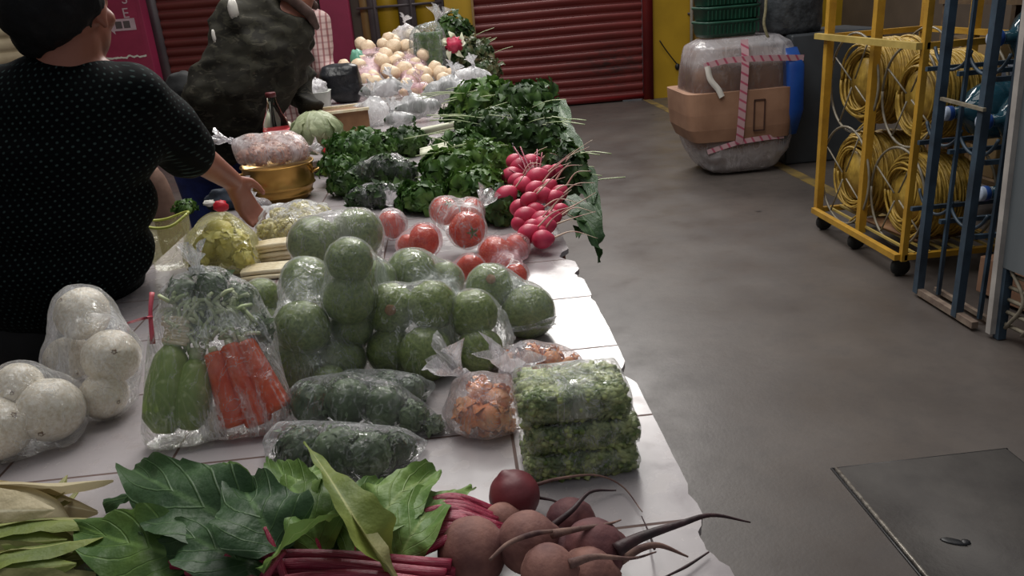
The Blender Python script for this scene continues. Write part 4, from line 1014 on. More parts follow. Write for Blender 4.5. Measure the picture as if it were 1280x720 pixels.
for i in range(170):
    x = random.uniform(212, 305); y = random.uniform(366, 425); l = random.uniform(-22, 22); p0 = mp(x, y, random.uniform(-.01, .014)); p1 = mp(x+l, y+random.uniform(-12, 26), random.uniform(-.01, .012)); m.tube([p0, (p0+p1)/2+A(0, -.006, .004), p1], .0032, 5, 5)
solo(m, 'green_strips', 'stem_pale', 'heap of pale green strips in the upper part of the mixed vegetable bag', 'vegetable strips', kind='stuff')
m = MB(); 
for i in range(9): p0 = mp(202+random.uniform(0, 6), 398+i*3.4, .012); m.tube([p0, p0+(mp(232, 398+i*4)-mp(202, 398+i*3.4))], .0036, 5, 4)
solo(m, 'cream_strips', 'cream_stick', 'small sheaf of cream strips at the left of the mixed bag', 'vegetable strips', kind='stuff')
hs = [(mp(232, 366, -.02), pxr(22, a)), (mp(265, 358, -.015), pxr(24, a)), (mp(298, 376, -.02), pxr(24, a)), (mp(322, 412, -.02), pxr(20, a)), (mp(325, 455, -.02), pxr(18, a)), (mp(255, 400, -.02), pxr(30, a))]
m = MB(); 
for c, q in hs: m.ball(c, q*.8, 14, 10)
chips(m, hs, 420, .016, .5); solo(m, 'chopped_greens', 'fol_herb', 'dark chopped greens at the top of the mixed vegetable bag', 'greens', kind='stuff')
sp = hs+[(mp(210, 480, .01), pxr(24, a)), (mp(207, 525, .01), pxr(22, a)), (mp(215, 430, .005), pxr(24, a)), (mp(280, 480, .015), pxr(18, a)), (mp(318, 478, .015), pxr(18, a)), (mp(340, 505, .015), pxr(14, a)), (mp(300, 528, .015), pxr(14, a))]
for (x0_, y0_), (x1_, y1_), r_ in (((267, 442), (292, 530), 16), ((287, 432), (325, 528), 16), ((306, 430), (347, 508), 16), ((246, 450), (237, 534), 22), ((214, 440), (207, 540), 25)):
    for f_ in (0, .2, .4, .6, .8, 1): sp.append((mp(x0_+(x1_-x0_)*f_, y0_+(y1_-y0_)*f_, .012), pxr(r_, a)))
ex = [mp(189, 372), mp(184, 545, .02), mp(187, 440, .02), mp(330, 385), mp(352, 480, .01), mp(357, 505, .02), mp(330, 538, .02), mp(250, 548, .01), mp(215, 350), mp(282, 345)]
bag('clear bag of zucchini, carrots and greens standing at the front left, tied on top', sp, ex, neck=mp(246, 338), nd=(-.02, .1, 1), cling=.35, amp=.0035, voxel=.006, kL=.035, kR=.022, fr=30, st=(1.3, 1.3, .35))
m = MB(); q = mp(187, 400, .03); m.tube([P(160, 404, ZT+.05), mp(176, 399, .02), mp(190, 396, .03)], .0022, 6, 10); m.tube([mp(190, 366, .02), mp(188, 392, .03), mp(191, 430, .03)], [.004, .003, .004], 6, 10)
M['pinkstring'] = pm('red_pink_strip', '#c03a58', '#d66a70', 30, .4, .1); solo(m, 'red_string', 'pinkstring', 'thin red-pink plastic strip along the left side of the mixed bag', 'string')
# ---------------------------------------------------------------- white onions at the left
t0 = thing('white_onion', 'x', 'onion', (0, 0, 0), 'white onions in the left bags')
sub(MB().ball((0, 0, 0), (1, 1, .92), 28, 18, .03, 2, fn=lambda th, a: 1+.10*math.exp(-(th/.35)**2)-.03*math.cos(a*7)*.2), 'bulb', 'onion', t0)
sub(MB().lathe([(.08, 1.0), (.10, 1.04), (.11, 1.10), (.07, 1.13), (.02, 1.12)], (0, 0, -.12), 14, wob=.2), 'cut_stem', 'onion_cut', t0)
m = MB(); m.lathe([(.02, -.96), (.16, -.95), (.17, -.90), (.14, -.86)], (0, 0, 0), 14, wob=.3)
for i in range(16): an = i*.4; m.tube([(.08*math.cos(an), .08*math.sin(an), -.92), (.15*math.cos(an), .15*math.sin(an), -1.02), (.22*math.cos(an+.3), .22*math.sin(an+.3), -1.0)], .012, 4, 4)
sub(m, 'root_tuft', 'onion_root', t0)
onA, onB = [], []
def put(root, spec, S, first=[True]): pass
ON = [(62, 512, 43, 0, (1.9, .3, .2), 'large white onion at the right of the front left bag', 'A'), (-4, 536, 42, 0, (.5, .9, .3), 'white onion cut by the left border in the front left bag', 'A'), (24, 482, 30, .055, (1.45, -.35, .25), 'white onion with brown cut end on top in the front left bag', 'A'),
      (103, 392, 35, .095, (.5, -.5, .1), 'topmost white onion in the second left bag', 'B'), (139, 446, 36, .045, (1.0, .5, .3), 'white onion with brown marks beside the mixed vegetable bag', 'B'), (130, 494, 31, 0, (1.7, .6, 1.0), 'lowest white onion of the bag beside the mixed vegetable bag', 'B'), (86, 448, 30, .02, (2.2, .6, 1.0), 'white onion at the back left of the second left bag', 'B')]
for i, (x, y, rp, dz, rot, lab, g) in enumerate(ON):
    w, q = SPH(x, y, rp, ZT+dz)
    if i == 0: o = t0; o.location = tuple(w); o.scale = (q*.96,)*3; o.rotation_euler = rot; o['label'] = lab
    else: o = dup(t0, w, rot, q*.96, lab)
    (onA if g == 'A' else onB).append((w, q))
bag('clear bag of large white onions at the front left corner', onA, [P(100, 560, ZT+.004), P(-40, 575, ZT+.01), P(98, 480, ZT+.06), P(50, 450, ZT+.09)], neck=None, cling=.35, amp=.004, voxel=.007, mat='film')
bag('clear bag of white onions standing behind the front left bag', onB, [P(180, 420, ZT+.05), P(178, 500, ZT+.01), P(62, 440, ZT+.04), P(76, 346, ZT+.17), P(86, 352, ZT+.155), P(72, 380, ZT+.11)], cling=.45, amp=.005, voxel=.007, mat='film')
# ---------------------------------------------------------------- round squash heap
s0 = thing('round_squash', 'x', 'squash', (0, 0, 0), 'round green squash in plastic bags')
sub(MB().ball((0, 0, 0), (1, 1, .93), 32, 20, fn=lambda th, a: 1+.018*math.cos(10*a)*math.sin(th)-.05*math.exp(-(th/.3)**2)), 'squash_body', 'squash', s0)
sub(MB().lathe([(.16, .84), (.18, .88), (.20, .96), (.21, .99), (.19, 1.01), (.02, 1.01)], (0, 0, 0), 14, wob=.06), 'stem', 'squash_stem', s0)
SQ = dict(C=[(368, 458, 30, 0, 'lowest squash of the bag next to the carrots'), (428, 448, 27, 0, 'low squash at the right side of the bag next to the carrots'), (378, 410, 32, .062, 'bright squash in the middle of the bag next to the carrots'), (383, 352, 28, .11, 'top squash of the bag next to the carrots'), (412, 478, 20, 0, 'small low squash in front in the bag next to the carrots')],
    Dd=[(436, 374, 29, .10, 'lower squash of the tall bag on top of the heap'), (437, 326, 26, .165, 'yellow-green squash at the very top of the squash heap'), (440, 410, 24, .05, 'squash under the tall bag on top of the heap'), (470, 350, 22, .09, 'squash at the gathered right side of the tall top bag')],
    E=[(488, 438, 27, 0, 'low left squash of the front centre bag'), (533, 442, 31, 0, 'low right squash of the front centre bag'), (488, 386, 29, .064, 'squash with a brown stem end facing out'), (540, 382, 28, .07, 'upper right squash of the front centre bag')],
    F=[(599, 438, 27, 0, 'lowest squash of the bag beside the orange blossoms'), (591, 393, 28, .05, 'upper squash of the bag beside the orange blossoms')],
    H=[(612, 358, 26, .05, 'squash directly below the split tomato bag'), (660, 390, 30, 0, 'squash nearest the aisle edge of the counter')],
    N=[(515, 341, 28, .065, 'squash behind the one with the brown stem end'), (565, 420, 22, 0, 'deep squash between the front centre bag and the tailed bag'), (556, 352, 22, .04, 'small squash below the pink tomato bag')],
    G=[(393, 303, 29, .095, 'squash at the left end of the far grey bag'), (446, 292, 29, .09, 'squash at the right end of the far grey bag'), (400, 335, 24, 0, 'low squash under the left end of the far grey bag'), (450, 330, 24, 0, 'low squash under the right end of the far grey bag')],
    L=[(327, 372, 21, .045, 'small squash just right of the mixed vegetable bag, upper'), (333, 406, 21, 0, 'small squash just right of the mixed vegetable bag, lower')])
S = {}; first = True
ROT = {'squash with a brown stem end facing out': (1.25, 0, .1), 'squash directly below the split tomato bag': (.9, .1, 0)}
for g, L in SQ.items():
    S[g] = []
    for (x, y, rp, dz, lab) in L:
        w, q = SPH(x, y, rp, ZT+dz); rot = ROT.get(lab) or (random.uniform(-2.1, -.9), random.uniform(-.5, .5), random.uniform(-.6, .6))
        lab = 'round green '+lab
        if first: s0.location = tuple(w); s0.scale = (q*1.12,)*3; s0.rotation_euler = rot; s0['label'] = lab; first = False
        else: dup(s0, w, rot, q*1.12, lab)
        S[g].append((w, q*1.12))
u = lambda x, y, z: P(x, y, ZT+z)
bag('clear bag of round squash next to the carrots', S['C'], [u(345, 330, .12), u(330, 480, .0)], mat='film_grey', cling=.45, covk=.6, knots=())
bag('hazy bag of two squash topping the heap with a gathered right side', S['Dd'], [u(485, 360, .09), u(470, 315, .14), u(462, 410, .07)], mat='film_grey', cling=.5)
bag('clear bag of four squash in the front centre of the heap', S['E'], [u(470, 350, .11), u(562, 365, .09)], mat='film', cling=.45, covk=.8)
bag('clear bag of two squash with a long twisted tail', S['F'], knots=[(u(636, 413, .03), (1, .1, .05), .07, .012)], extra=[u(640, 412, .035), u(664, 414, .03), u(625, 400, .05), u(590, 355, .10)], mat='film', cling=.5)
bag('clear bag of two squash at the aisle side of the heap', S['H'], [u(660, 350, .05)], mat='film_grey', cling=.5)
bag('hazy bag of squash behind the front centre bag', S['N'], [u(580, 372, .04), u(480, 345, .06)], mat='film_grey', cling=.5)
bag('grey hazy bag arched over two squash at the far end of the heap', S['G'], [u(475, 325, .06), u(420, 262, .13), u(370, 330, .06), u(480, 300, .07)], mat='film_milk', cling=.35, amp=.009)
bag('small clear bag of squash behind the mixed vegetable bag', S['L'], [u(312, 400, .02)], mat='film', cling=.5)
# ---------------------------------------------------------------- tomatoes
tm = thing('tomato', 'x', 'tomato', (0, 0, 0), 'tomatoes in plastic bags')
sub(MB().ball((0, 0, 0), (1, 1, .86), 28, 18, fn=lambda th, a: 1+.02*math.cos(5*a)*math.sin(th)-.10*math.exp(-(th/.3)**2)), 'tomato_body', 'tomato', tm)
m = MB()
for k in range(5): an = k*2*PI/5; m.blade([(0, 0, .80), (.18*math.cos(an), .18*math.sin(an), .84), (.38*math.cos(an), .38*math.sin(an), .80)], [.04, .07, .005], n=6, m=1)
sub(m, 'calyx', 'calyx', tm)
TM = [(556, 264, 19, .05, 'red tomato at the back left of the tied upright bag', 'a'), (584, 287, 24, .02, 'orange-red tomato in front in the tied upright bag', 'a'), (590, 262, 15, .05, 'small tomato at the back right of the tied upright bag', 'a'),
      (490, 281, 19, .02, 'tomato in the small pinkish tied bag at the left', 'b'), (530, 301, 22, .03, 'tomato in the pointed pink bag', 'c'), (510, 306, 14, .03, 'smaller tomato at the left in the pointed pink bag', 'c'),
      (619, 317, 22, 0, 'tomato in the left half of the bag by the counter edge', 'd'), (646, 308, 16, 0, 'tomato at the back right of the bag by the counter edge', 'd'), (645, 344, 15, 0, 'small tomato below the bag by the counter edge', 'd'), (588, 336, 19, .02, 'tomato in the flat pink bag above the squash', 'e')]
T_ = {}; first = True
for (x, y, rp, dz, lab, g) in TM:
    w, q = SPH(x, y, rp, ZT+dz)
    if first: tm.location = tuple(w); tm.scale = (q*.97,)*3; tm.rotation_euler = (.6, .5, 0); tm['label'] = lab; first = False
    else: dup(tm, w, (random.uniform(-2.2, -.8), random.uniform(-.8, .8), random.uniform(0, 6)), q*.97, lab)
    T_.setdefault(g, []).append((w, q))
bag('upright clear bag of tomatoes tied with a white ruffle', T_['a'], [u(606, 300, .01), u(560, 300, .02)], neck=u(598, 262, .075), nd=(.5, .1, .7), mat='film', cling=.5, kL=.05, kR=.035)
bag('small pinkish bag with one tomato and a thin tied tip', T_['b'], [u(466, 262, .06), u(470, 290, .03)], neck=u(487, 254, .065), nd=(.3, 0, 1), mat='film_milk', cling=.4, kL=.03, kR=.012)
bag('pointed pink bag of tomatoes', T_['c'], [u(553, 274, .075), u(490, 318, .02), u(497, 300, .05)], mat='film_pink', cling=.45)
bag('pinkish bag of tomatoes by the counter edge', T_['d'], [u(655, 318, .02), u(625, 292, .05)], mat='film_pink', cling=.55)
bag('flat pink bag with a twisted left end above the squash', T_['e'], [u(545, 338, .03), u(552, 330, .05), u(612, 348, .02)], mat='film_pink', cling=.5)
# ---------------------------------------------------------------- bags of chopped herbs
def herbbag(label, cl, spec, ex, mat='fol_herb', n=900, film_='film', knots=()):
    sp = []
    for (x, y, rp, dz) in spec: sp.append(SPH(x, y, rp, ZT+dz))
    m = MB()
    for c, q in sp: m.ball(c, q*.86, 14, 10)
    chips(m, sp, n, .011, .55, .2); solo(m, 'chopped_herbs', mat, cl, 'herbs', kind='stuff')
    return bag(label, [(c, q*1.02) for c, q in sp], ex, mat=film_, cling=.12, amp=.005, voxel=.006, fr=26, st=(.5, 1.6, 1.3), covk=.55, knots=knots)
herbbag('clear pillow bag of chopped herbs lying in front beside the leaf pile', 'chopped green herbs in the front pillow bag', [(375, 562, 32, 0), (420, 566, 36, 0), (462, 568, 33, 0), (497, 560, 22, 0)], [u(326, 545, .02), u(330, 585, .0), u(540, 552, .008), u(345, 526, .04), u(350, 590, 0), u(520, 585, 0)])
herbbag('large clear pillow bag of chopped herbs with a pointed right end', 'chopped green herbs in the pointed pillow bag', [(390, 505, 30, 0), (435, 502, 34, .005), (480, 508, 29, .003), (515, 521, 20, 0), (542, 532, 10, 0)], [u(344, 535, .01), u(375, 478, .05), u(470, 474, .05), u(574, 540, .004), u(568, 545, .003), u(392, 472, .05)])
herbbag('dark bag of chopped herbs half hidden under the squash heap', 'dark chopped herbs below the squash heap', [(440, 484, 20, 0), (480, 486, 22, 0), (515, 488, 18, 0)], [u(548, 480, .01)], n=500, film_='film_grey')
# ---------------------------------------------------------------- chopped cactus packets
yf = P(730, 602)[1]; xl = P(658, 604)[0]; xr = P(806, 602)[0]; cxm, wx = (xl+xr)/2, (xr-xl)
LZ = [(0, .036), (.036, .038), (.074, .044)]
PL = ['bottom packet of chopped cactus in the stack of three', 'middle packet of chopped cactus in the stack of three', 'top packet of chopped cactus in the stack of three with shiny film']
for i, (z0, hz) in enumerate(LZ):
    dx, dy = (.0, .004, -.004)[i], (0, .006, .012)[i]; w2, d2 = wx/2*(.98-.02*i), .045
    c = A(cxm+dx, yf+d2+.004+dy, ZT+z0+hz/2); m = MB()
    m.box(c, (w2*1.84, d2*1.84, hz*.70), bev=.008)
    for k in range(900):
        f = random.random()
        if f < .45: p = A(random.uniform(-1, 1)*w2*.80, -d2*.90+random.random()*.005, random.uniform(-.38, .26)*hz)
        elif f < .6: p = A(random.choice((-1, 1))*w2*.86, random.uniform(-1, 1)*d2*.80, random.uniform(-.38, .26)*hz)
        else: p = A(random.uniform(-1, 1)*w2*.80, random.uniform(-1, 1)*d2*.82, hz*.33)
        R3 = Matrix.Rotation(random.gauss(0, .35 if f < .6 else 1.2), 3, 'Z') @ Matrix.Rotation(random.gauss(0, .45 if f < .6 else .12), 3, 'Y')
        m.box(c+p, (random.uniform(.014, .028), .0060, .0046), rot=R3)
    solo(m, 'chopped_cactus', 'cactus', ('green chopped cactus pieces in the ', '')[0]+('bottom', 'middle', 'top')[i]+' packet', 'chopped vegetable', kind='stuff')
    sp = [(c+A(sx*(w2-.02), sy*(d2-.02), 0), hz*.5) for sx in (-1, 1) for sy in (-1, 1)]; ex = [c+A(sx*w2*k1, sy*d2*k1, sz*hz*.5) for sx in (-1, 1) for sy in (-1, 1) for sz, k1 in ((-.9, 1), (.9, 1.0), (0, 1.05))]
    if i == 2: ex += [c+A(w2*.8, d2*1.5, hz*.2), c+A(-w2*.9, d2*1.3, hz*.3)]
    bag(PL[i], sp, ex, mat='film', cling=0, amp=.003, voxel=.006, z0=ZT+z0, name='cactus_packet', cat='packet', fr=34, st=(.5, 1.4, 1), covk=.55 if i == 2 else .25)  # top packet's film whitened more, a sheen put into its colour
# ---------------------------------------------------------------- orange blossoms
def petals(label, spec, mat, n, ex, bl, fm, L=.034, knots=(), catn='blossoms', nm='squash_blossoms', neck=None, nd=(0, 0, 1), cl=.35):
    sp = [SPH(x, y, rp, ZT+dz) for (x, y, rp, dz) in spec]; m = MB()
    for c, q in sp: m.ball(c, q*.74, 12, 8, .2)
    for i in range(n):
        c, q = random.choice(sp); L = q*.95; d = unit(rng.normal(size=3)); t = unit(rng.normal(size=3)); t = unit(t-d*(t @ d)*.8); p = c+d*q*.66-t*L*.45
        m.blade([p, p+t*L*.5+d*.006, p+t*L+d*.002], [L*.14, L*.36, L*.10], up=d, fold=.2, wave=.003, n=6, m=2)
    solo(m, nm, mat, label, catn, kind='stuff'); bag(bl, [(c, q*1.12) for c, q in sp], ex, mat=fm, cling=cl, amp=.007, voxel=.007, knots=knots, neck=neck, nd=nd)
petals('orange blossoms in the crumpled milky bag beside the cactus packets', [(588, 518, 24, 0), (612, 522, 24, 0), (600, 492, 22, .02), (622, 498, 20, .02), (630, 525, 16, 0)], 'orange_flower', 90, [u(556, 490, .03), u(548, 520, .005), u(640, 462, .06), u(590, 462, .07), u(650, 500, .02), u(560, 472, .05)], 'crumpled milky bag of orange blossoms beside the cactus packets', 'film_milk', knots=[(u(580, 470, .05), (-.6, -.1, .8), .05, .04), (u(632, 466, .06), (.2, -.2, 1), .04, .035)])
petals('orange and yellow pieces in the flat bag behind the cactus packets', [(640, 452, 16, 0), (664, 447, 18, 0), (690, 450, 17, 0), (712, 455, 13, 0)], 'orange_flower', 60, [u(612, 452, .005), u(733, 458, .005), u(660, 426, .035)], 'flat clear bag of orange pieces behind the cactus packets', 'film_milk', nm='orange_pieces')
petals('yellow blossoms in the hazy yellow bag behind the mixed vegetable bag', [(262, 310, 26, 0), (290, 308, 28, 0), (275, 292, 24, .03), (305, 325, 16, 0), (250, 325, 16, 0)], 'yellow_flower', 110, [u(236, 285, .05), u(322, 300, .02), u(300, 268, .05), u(262, 268, .07), u(240, 330, .01)], 'hazy yellow bag of blossoms in front of the gold pot', 'film_yellow')
# open yellowish bag with rolled rim
t = thing('open_bag', 'empty open yellowish bag standing next to the yellow blossom bag', 'bag', tuple(P(215, 340)))
c = P(216, 335, ZT); m = MB(); seg, n = 48, 16; vs = []
for j in range(n):
    f = j/(n-1)
    for i in range(seg):
        an = 2*PI*i/seg; rr = (.042+.022*f)*(1+.05*math.sin(3*an)+.06*mn.noise(Vector((math.cos(an)*2, math.sin(an)*2, f*3)))); vs.append(c+A(rr*math.cos(an)-.012*f, rr*.7*math.sin(an)+.03*f, .003+.115*f+.01*f*math.sin(2*an+1)))
m.add(vs, [(j*seg+i, j*seg+(i+1) % seg, (j+1)*seg+(i+1) % seg, (j+1)*seg+i) for j in range(n-1) for i in range(seg)]+[tuple(range(seg))[::-1]]); sub(m, 'bag_film', 'film_yellow', t)
M['yrim'] = pm('yellow_green_plastic', '#b4bc4c', '#cdd070', 20, .4, .2)
top = vs[(n-1)*seg:]; m = MB(); m.tube([top[i % seg] for i in range(0, seg+1, 2)], .0035, 6, 60); m.tube([vs[(n-1-k)*seg+22]+A(-.002, -.001, 0) for k in range(0, n-2, 2)], [.005, .004, .002], 6, 20); sub(m, 'rolled_rim', 'yrim', t)
# cream sticks
for (x0, x1, yb, n, rows, lab) in ((303, 362, 351, 5, 2, 'front'), (326, 368, 334, 4, 5, 'back')):
    for rr in range(rows):
        for k in range(n):
            z = .0065+.0118*rr; off = A(random.uniform(-.004, .004), .0125*k+.006*(rr % 2), z); b0 = P(x0, yb+2)+off; b1 = b0+(P(x1, yb-4)-P(x0, yb+2))
            solo(MB().tube([b0, (b0+b1)/2+A(0, 0, .001), b1], [.0060, .0063, .0058], 7, 5), 'cream_stick', 'cream_stick', 'cream vegetable stick in the '+lab+' pile between yellow blossoms and squash', 'vegetable stick', 'cream sticks, '+lab+' pile')
# fresh beans bag
sp = [SPH(x, y, rp, ZT+dz) for (x, y, rp, dz) in ((338, 290, 17, 0), (362, 290, 19, 0), (388, 285, 19, 0), (350, 275, 16, .02), (378, 268, 18, .025), (402, 268, 12, .03))]
m = MB()
for c, q in sp: m.ball(c, q*.8, 12, 8)
for i in range(420):
    c, q = random.choice(sp); d = unit(rng.normal(size=3)); m.ball(c+d*q*.85, (.0075, .0062, .0055), 8, 6, rot=Matrix.Rotation(random.uniform(0, 6), 3, tuple(d)))
solo(m, 'fresh_beans', 'bean', 'pale green-yellow fresh beans in the bag below the gold pot', 'beans', kind='stuff')
bag('clear bag of pale fresh beans with shiny top lying in front of the gold pot', sp, [u(312, 262, .05), u(410, 250, .07), u(420, 275, .04)], neck=u(318, 252, .06), nd=(-.3, 0, 1), kL=.03, kR=.02, mat='film', cling=.4, amp=.006)
# ---------------------------------------------------------------- gold pot and its bag
c = P(354, 248); rp = 43*depth(c)/F_PX
t = thing('gold_pot', 'gold-coloured metal pot carrying a bag of pink beans', 'pot', tuple(c))
m = MB(); h = 45*depth(c)/F_PX*1.0
m.lathe([(rp*.02, .004), (rp*.74, 0), (rp*.80, .006), (rp*.83, h*.14), (rp*.90, h*.17), (rp*.87, h*.20), (rp*.93, h*.36), (rp*1.0, h*.40), (rp*.97, h*.44), (rp*.99, h*.95), (rp*1.03, h*.97), (rp*1.03, h), (rp*.97, h), (rp*.95, h*.9), (rp*.02, h*.88)], tuple(c), 44)
sub(m, 'pot_body', 'gold', t)
for e in (-1, 1): sub(MB().tube([c+A(e*rp*.97, -.02, h*.7), c+A(e*rp*1.12, -.012, h*.74), c+A(e*rp*1.12, .012, h*.74), c+A(e*rp*.97, .02, h*.7)], .004, 8, 14), 'handle', 'gold', t)
zt = h
sp = [(c+A(x, y, zt+.002+q), q) for x, y, q in ((-.088, -.02, .030), (-.035, -.055, .034), (.025, -.055, .034), (.084, -.02, .032), (0, .03, .036), (-.06, .03, .034), (.06, .03, .034), (0, -.02, .04), (-.05, -.02, .036), (.05, -.02, .036))]
sp += [(c+A(x, 0, zt+.075), .024) for x in (-.07, -.01, .05)]
m = MB()
for s_, q in sp: m.ball(s_, q*.85, 12, 8)
for i in range(500):
    s_, q = random.choice(sp); d = unit(rng.normal(size=3)); m.ball(s_+d*q*.88, (.006, .005, .0045), 7, 5)
solo(m, 'pink_beans', 'pinkbean', 'pink beans in the milky bag on the gold pot', 'beans', kind='stuff')
bag('milky pinkish bag of beans with knotted ends lying on the gold pot', sp, [c+A(-.10, 0, zt+.06), c+A(.105, 0, zt+.01), c+A(.10, 0, zt+.08)], neck=c+A(-.128, -.01, zt+.085), nd=(-1, 0, .35), z0=c[2]+zt, mat='film_milk', cling=.3, kL=.05, kR=.03, knots=[(c+A(.11, 0, zt+.035), (.6, 0, .1), .03, .035)])
# glass bottle
def clear_mat():
    t = NT('clear_glass'); g = t.n('ShaderNodeBsdfGlass'); g.inputs['Roughness'].default_value = .02; g.inputs['IOR'].default_value = 1.25; g.inputs[0].default_value = lin('#e4ece6'); return t.done(g.outputs[0])
M['glass'] = clear_mat(); M['redlabel'] = pm('red_label', '#b01826', '#c82034', 9, .4, .05); M['redcap'] = pm('dark_red_cap', '#4c1418', '#5c1a1e', 9, .4, .05)
c = P(352, 196); k = depth(c)/F_PX
t = thing('soda_bottle', 'clear glass soda bottle with a red label beside the pale cabbage', 'bottle', tuple(c))
sub(MB().lathe([(.001, 0), (14*k, 0), (16*k, 3*k), (16*k, 36*k), (14.5*k, 44*k), (10*k, 54*k), (6*k, 66*k), (5.2*k, 72*k), (5.2*k, 76*k), (.001, 76*k)], tuple(c), 28), 'bottle_body', 'glass', t)
sub(MB().lathe([(5*k, 73*k), (6.4*k, 73.2*k), (6.4*k, 78*k), (5.6*k, 79*k), (.001, 79*k)], tuple(c), 20), 'cap', 'redcap', t)
m = MB(); m.lathe([(16.1*k, 16*k), (16.3*k, 16*k), (16.3*k, 35*k), (16.1*k, 35*k)], tuple(c), 28); sub(m, 'label', 'redlabel', t)
m = MB(); m.lathe([(16.2*k, 14*k), (16.5*k, 14*k), (16.5*k, 16*k), (16.2*k, 16*k)], tuple(c), 28); sub(m, 'label_band', 'white', t)
# pale cabbage
c, q = SPH(396, 166, 30, ZT+.03); t = thing('pale_cabbage', 'pale green round cabbage behind the gold pot', 'cabbage', tuple(c-A(0, 0, q)))
sub(MB().ball(c, (q, q, q*.9), 30, 20, .05, 2), 'cabbage_head', 'cabbage', t)
for i in range(7):
    a0 = i*2*PI/7; pts = [c+q*1.02*A(math.cos(a0)*math.sin(th), math.sin(a0)*math.sin(th), .92*math.cos(th)) for th in (2.6, 2.0, 1.4, .8, .35)]
    m = MB(); m.blade(pts, [q*.15, q*.6, q*.75, q*.6, q*.2], up=A(math.cos(a0), math.sin(a0), .3), fold=-.22, wave=.004, n=14, m=4); sub(m, 'outer_leaf', 'cabbage', t)
c, q = SPH(358, 160, 9, ZT+.06); m = MB()
for k2 in range(6): an = k2*PI/3; m.ball(c+q*.35*A(math.cos(an), math.sin(an), 0), (q*.6, q*.5, q*.9), 10, 8)
m.tube([c+A(0, 0, q*.6), c+A(.003, 0, q*1.5)], [q*.3, q*.15], 8); solo(m, 'garlic_bulb', 'onion', 'small garlic bulb between the soda bottle and the cabbage', 'garlic')
for i, (x, y, l) in enumerate(((408, 182, 'red'), (418, 178, 'red'), (413, 190, 'red'))):
    w, q = SPH(x, y, 8, ZT+.04); solo(MB().ball(w, (q*1.3, q*.8, q*.8), 14, 10, .15, 3), 'small_red_tomato', 'tomato_p', 'small red tomato in the group below the pale cabbage', 'tomato', 'small red tomatoes below the cabbage')
# baskets under them
M['dark_basket'] = pm('dark_brown_wood', '#2c1c14', '#46301f', 20, .8, .4)
w = P(412, 215); m = MB(); m.lathe([(.02, .0), (.055, 0), (.07, .03), (.075, .035), (.068, .036), (.05, .01), (.02, .01)], tuple(w), 26, wob=.03); solo(m, 'shallow_bowl', 'dark_basket', 'dark brown shallow bowl behind the gold pot', 'bowl')
w = P(425, 166); t = thing('wooden_crate', 'low brown wooden crate with pale rim behind the cabbage', 'crate', tuple(w))
m = MB(); m.box(w+A(-.02, .06, .05), (.30, .2, .10), rz=.25); sub(m, 'crate_body', 'wood', t, False); m = MB()
for e in (-1, 1): m.box(w+A(-.02-e*.0, .06, .105)+A(-math.sin(.25)*e*.1, math.cos(.25)*e*.1, 0), (.31, .02, .012), rz=.25)
sub(m, 'pale_rim', 'cream_stick', t, False)
# ================================================================== LEAFY BUNCHES
def bunch(label, center, rad, n, L, mat, asp=.7, stems=0, sdir=(0, -1, 0), stemmat='stem_pale', cat='greens', name='herb_bunch', group=None, up=.35, lobed=False):
    c = np.array(center, float); rad = np.array(rad, float); t = thing(name, label, cat, (c[0], c[1], max(ZT, c[2]-rad[2])), group)
    m = MB(); m.ball(c, rad*.80, 22, 14, .25, 3, seed=len(label)); sub(m, 'inner_leaves', mat, t)
    m = MB()
    for i in range(n):
        d = unit(rng.normal(size=3)); 
        if d[2] < -.3: d[2] = -d[2]*.5; d = unit(d)
        p = c+d*rad*random.uniform(.72, 1.0); tt = rng.normal(size=3); tt = unit(tt-d*(tt @ d)*.7+np.array([0, 0, up])); l = L*random.uniform(.6, 1.35)
        q = p+tt*l*.55+d*l*.1; e = p+tt*l+d*l*-.12
        m.blade([p, q, e], [l*.06, l*asp*.5, l*.04], up=d, fold=.25, wave=l*.07, n=5, m=2, ph=i)
        if lobed:
            for s_ in (-1, 1):
                sd = unit(np.cross(tt, d))*s_; m.blade([p+tt*l*.25, p+tt*l*.4+sd*l*.32, p+tt*l*.55+sd*l*.5], [l*.04, l*asp*.3, l*.03], up=d, fold=.2, wave=l*.05, n=4, m=1)
    v = np.array(m.v); v[:, 2] = np.maximum(v[:, 2], ZT+.002); m.v = [tuple(q) for q in v]; sub(m, 'leaves', mat, t)
    if stems:
        m = MB(); sd = unit(np.array(sdir, float))
        for i in range(stems):
            o = rng.normal(size=3)*rad*.35; p = c+o+A(0, 0, rad[2]*.45); e = p+sd*rad.max()*random.uniform(.6, 1.5)+rng.normal(size=3)*.02; e[2] = max(e[2], ZT+.006)
            m.tube([p, (p+e)/2+A(0, 0, .01), e], [.0014, .0018, .002], 5, 6)
        sub(m, 'stems', stemmat, t)
    return t
def at(x, y, z): return P(x, y, ZT+z)
def mm(px, w): return px*depth(w)/F_PX
def B(label, x, y, z, rx, rz, ry, n, L, mat, Y=None, **k):
    c = at(x, y, z) if Y is None else PY(x, y, Y); return bunch(label, c, (mm(rx, c), ry, max(.02, mm(rz, c))), n, L, mat, **k)
B('curly parsley bunch between the wooden crate and the dark zucchini bags', 452, 188, .07, 46, 22, .13, 330, .034, 'fol_parsley', asp=.8, lobed=True)
B('loose herb bunch beside the shallow bowl behind the gold pot', 425, 212, .05, 26, 16, .08, 130, .03, 'fol_parsley', asp=.8, lobed=True)
B('pale-leaved leafy bunch at the far left of the big pile of greens', 605, 128, .12, 42, 20, .18, 190, .065, 'fol_mid', asp=.8, stems=8, sdir=(-1, -.2, 0))
B('dark leafy bunch at the far right of the big pile of greens', 658, 130, .12, 40, 20, .18, 190, .065, 'fol_dark', asp=.7, stems=5, sdir=(-1, -.3, -.1))
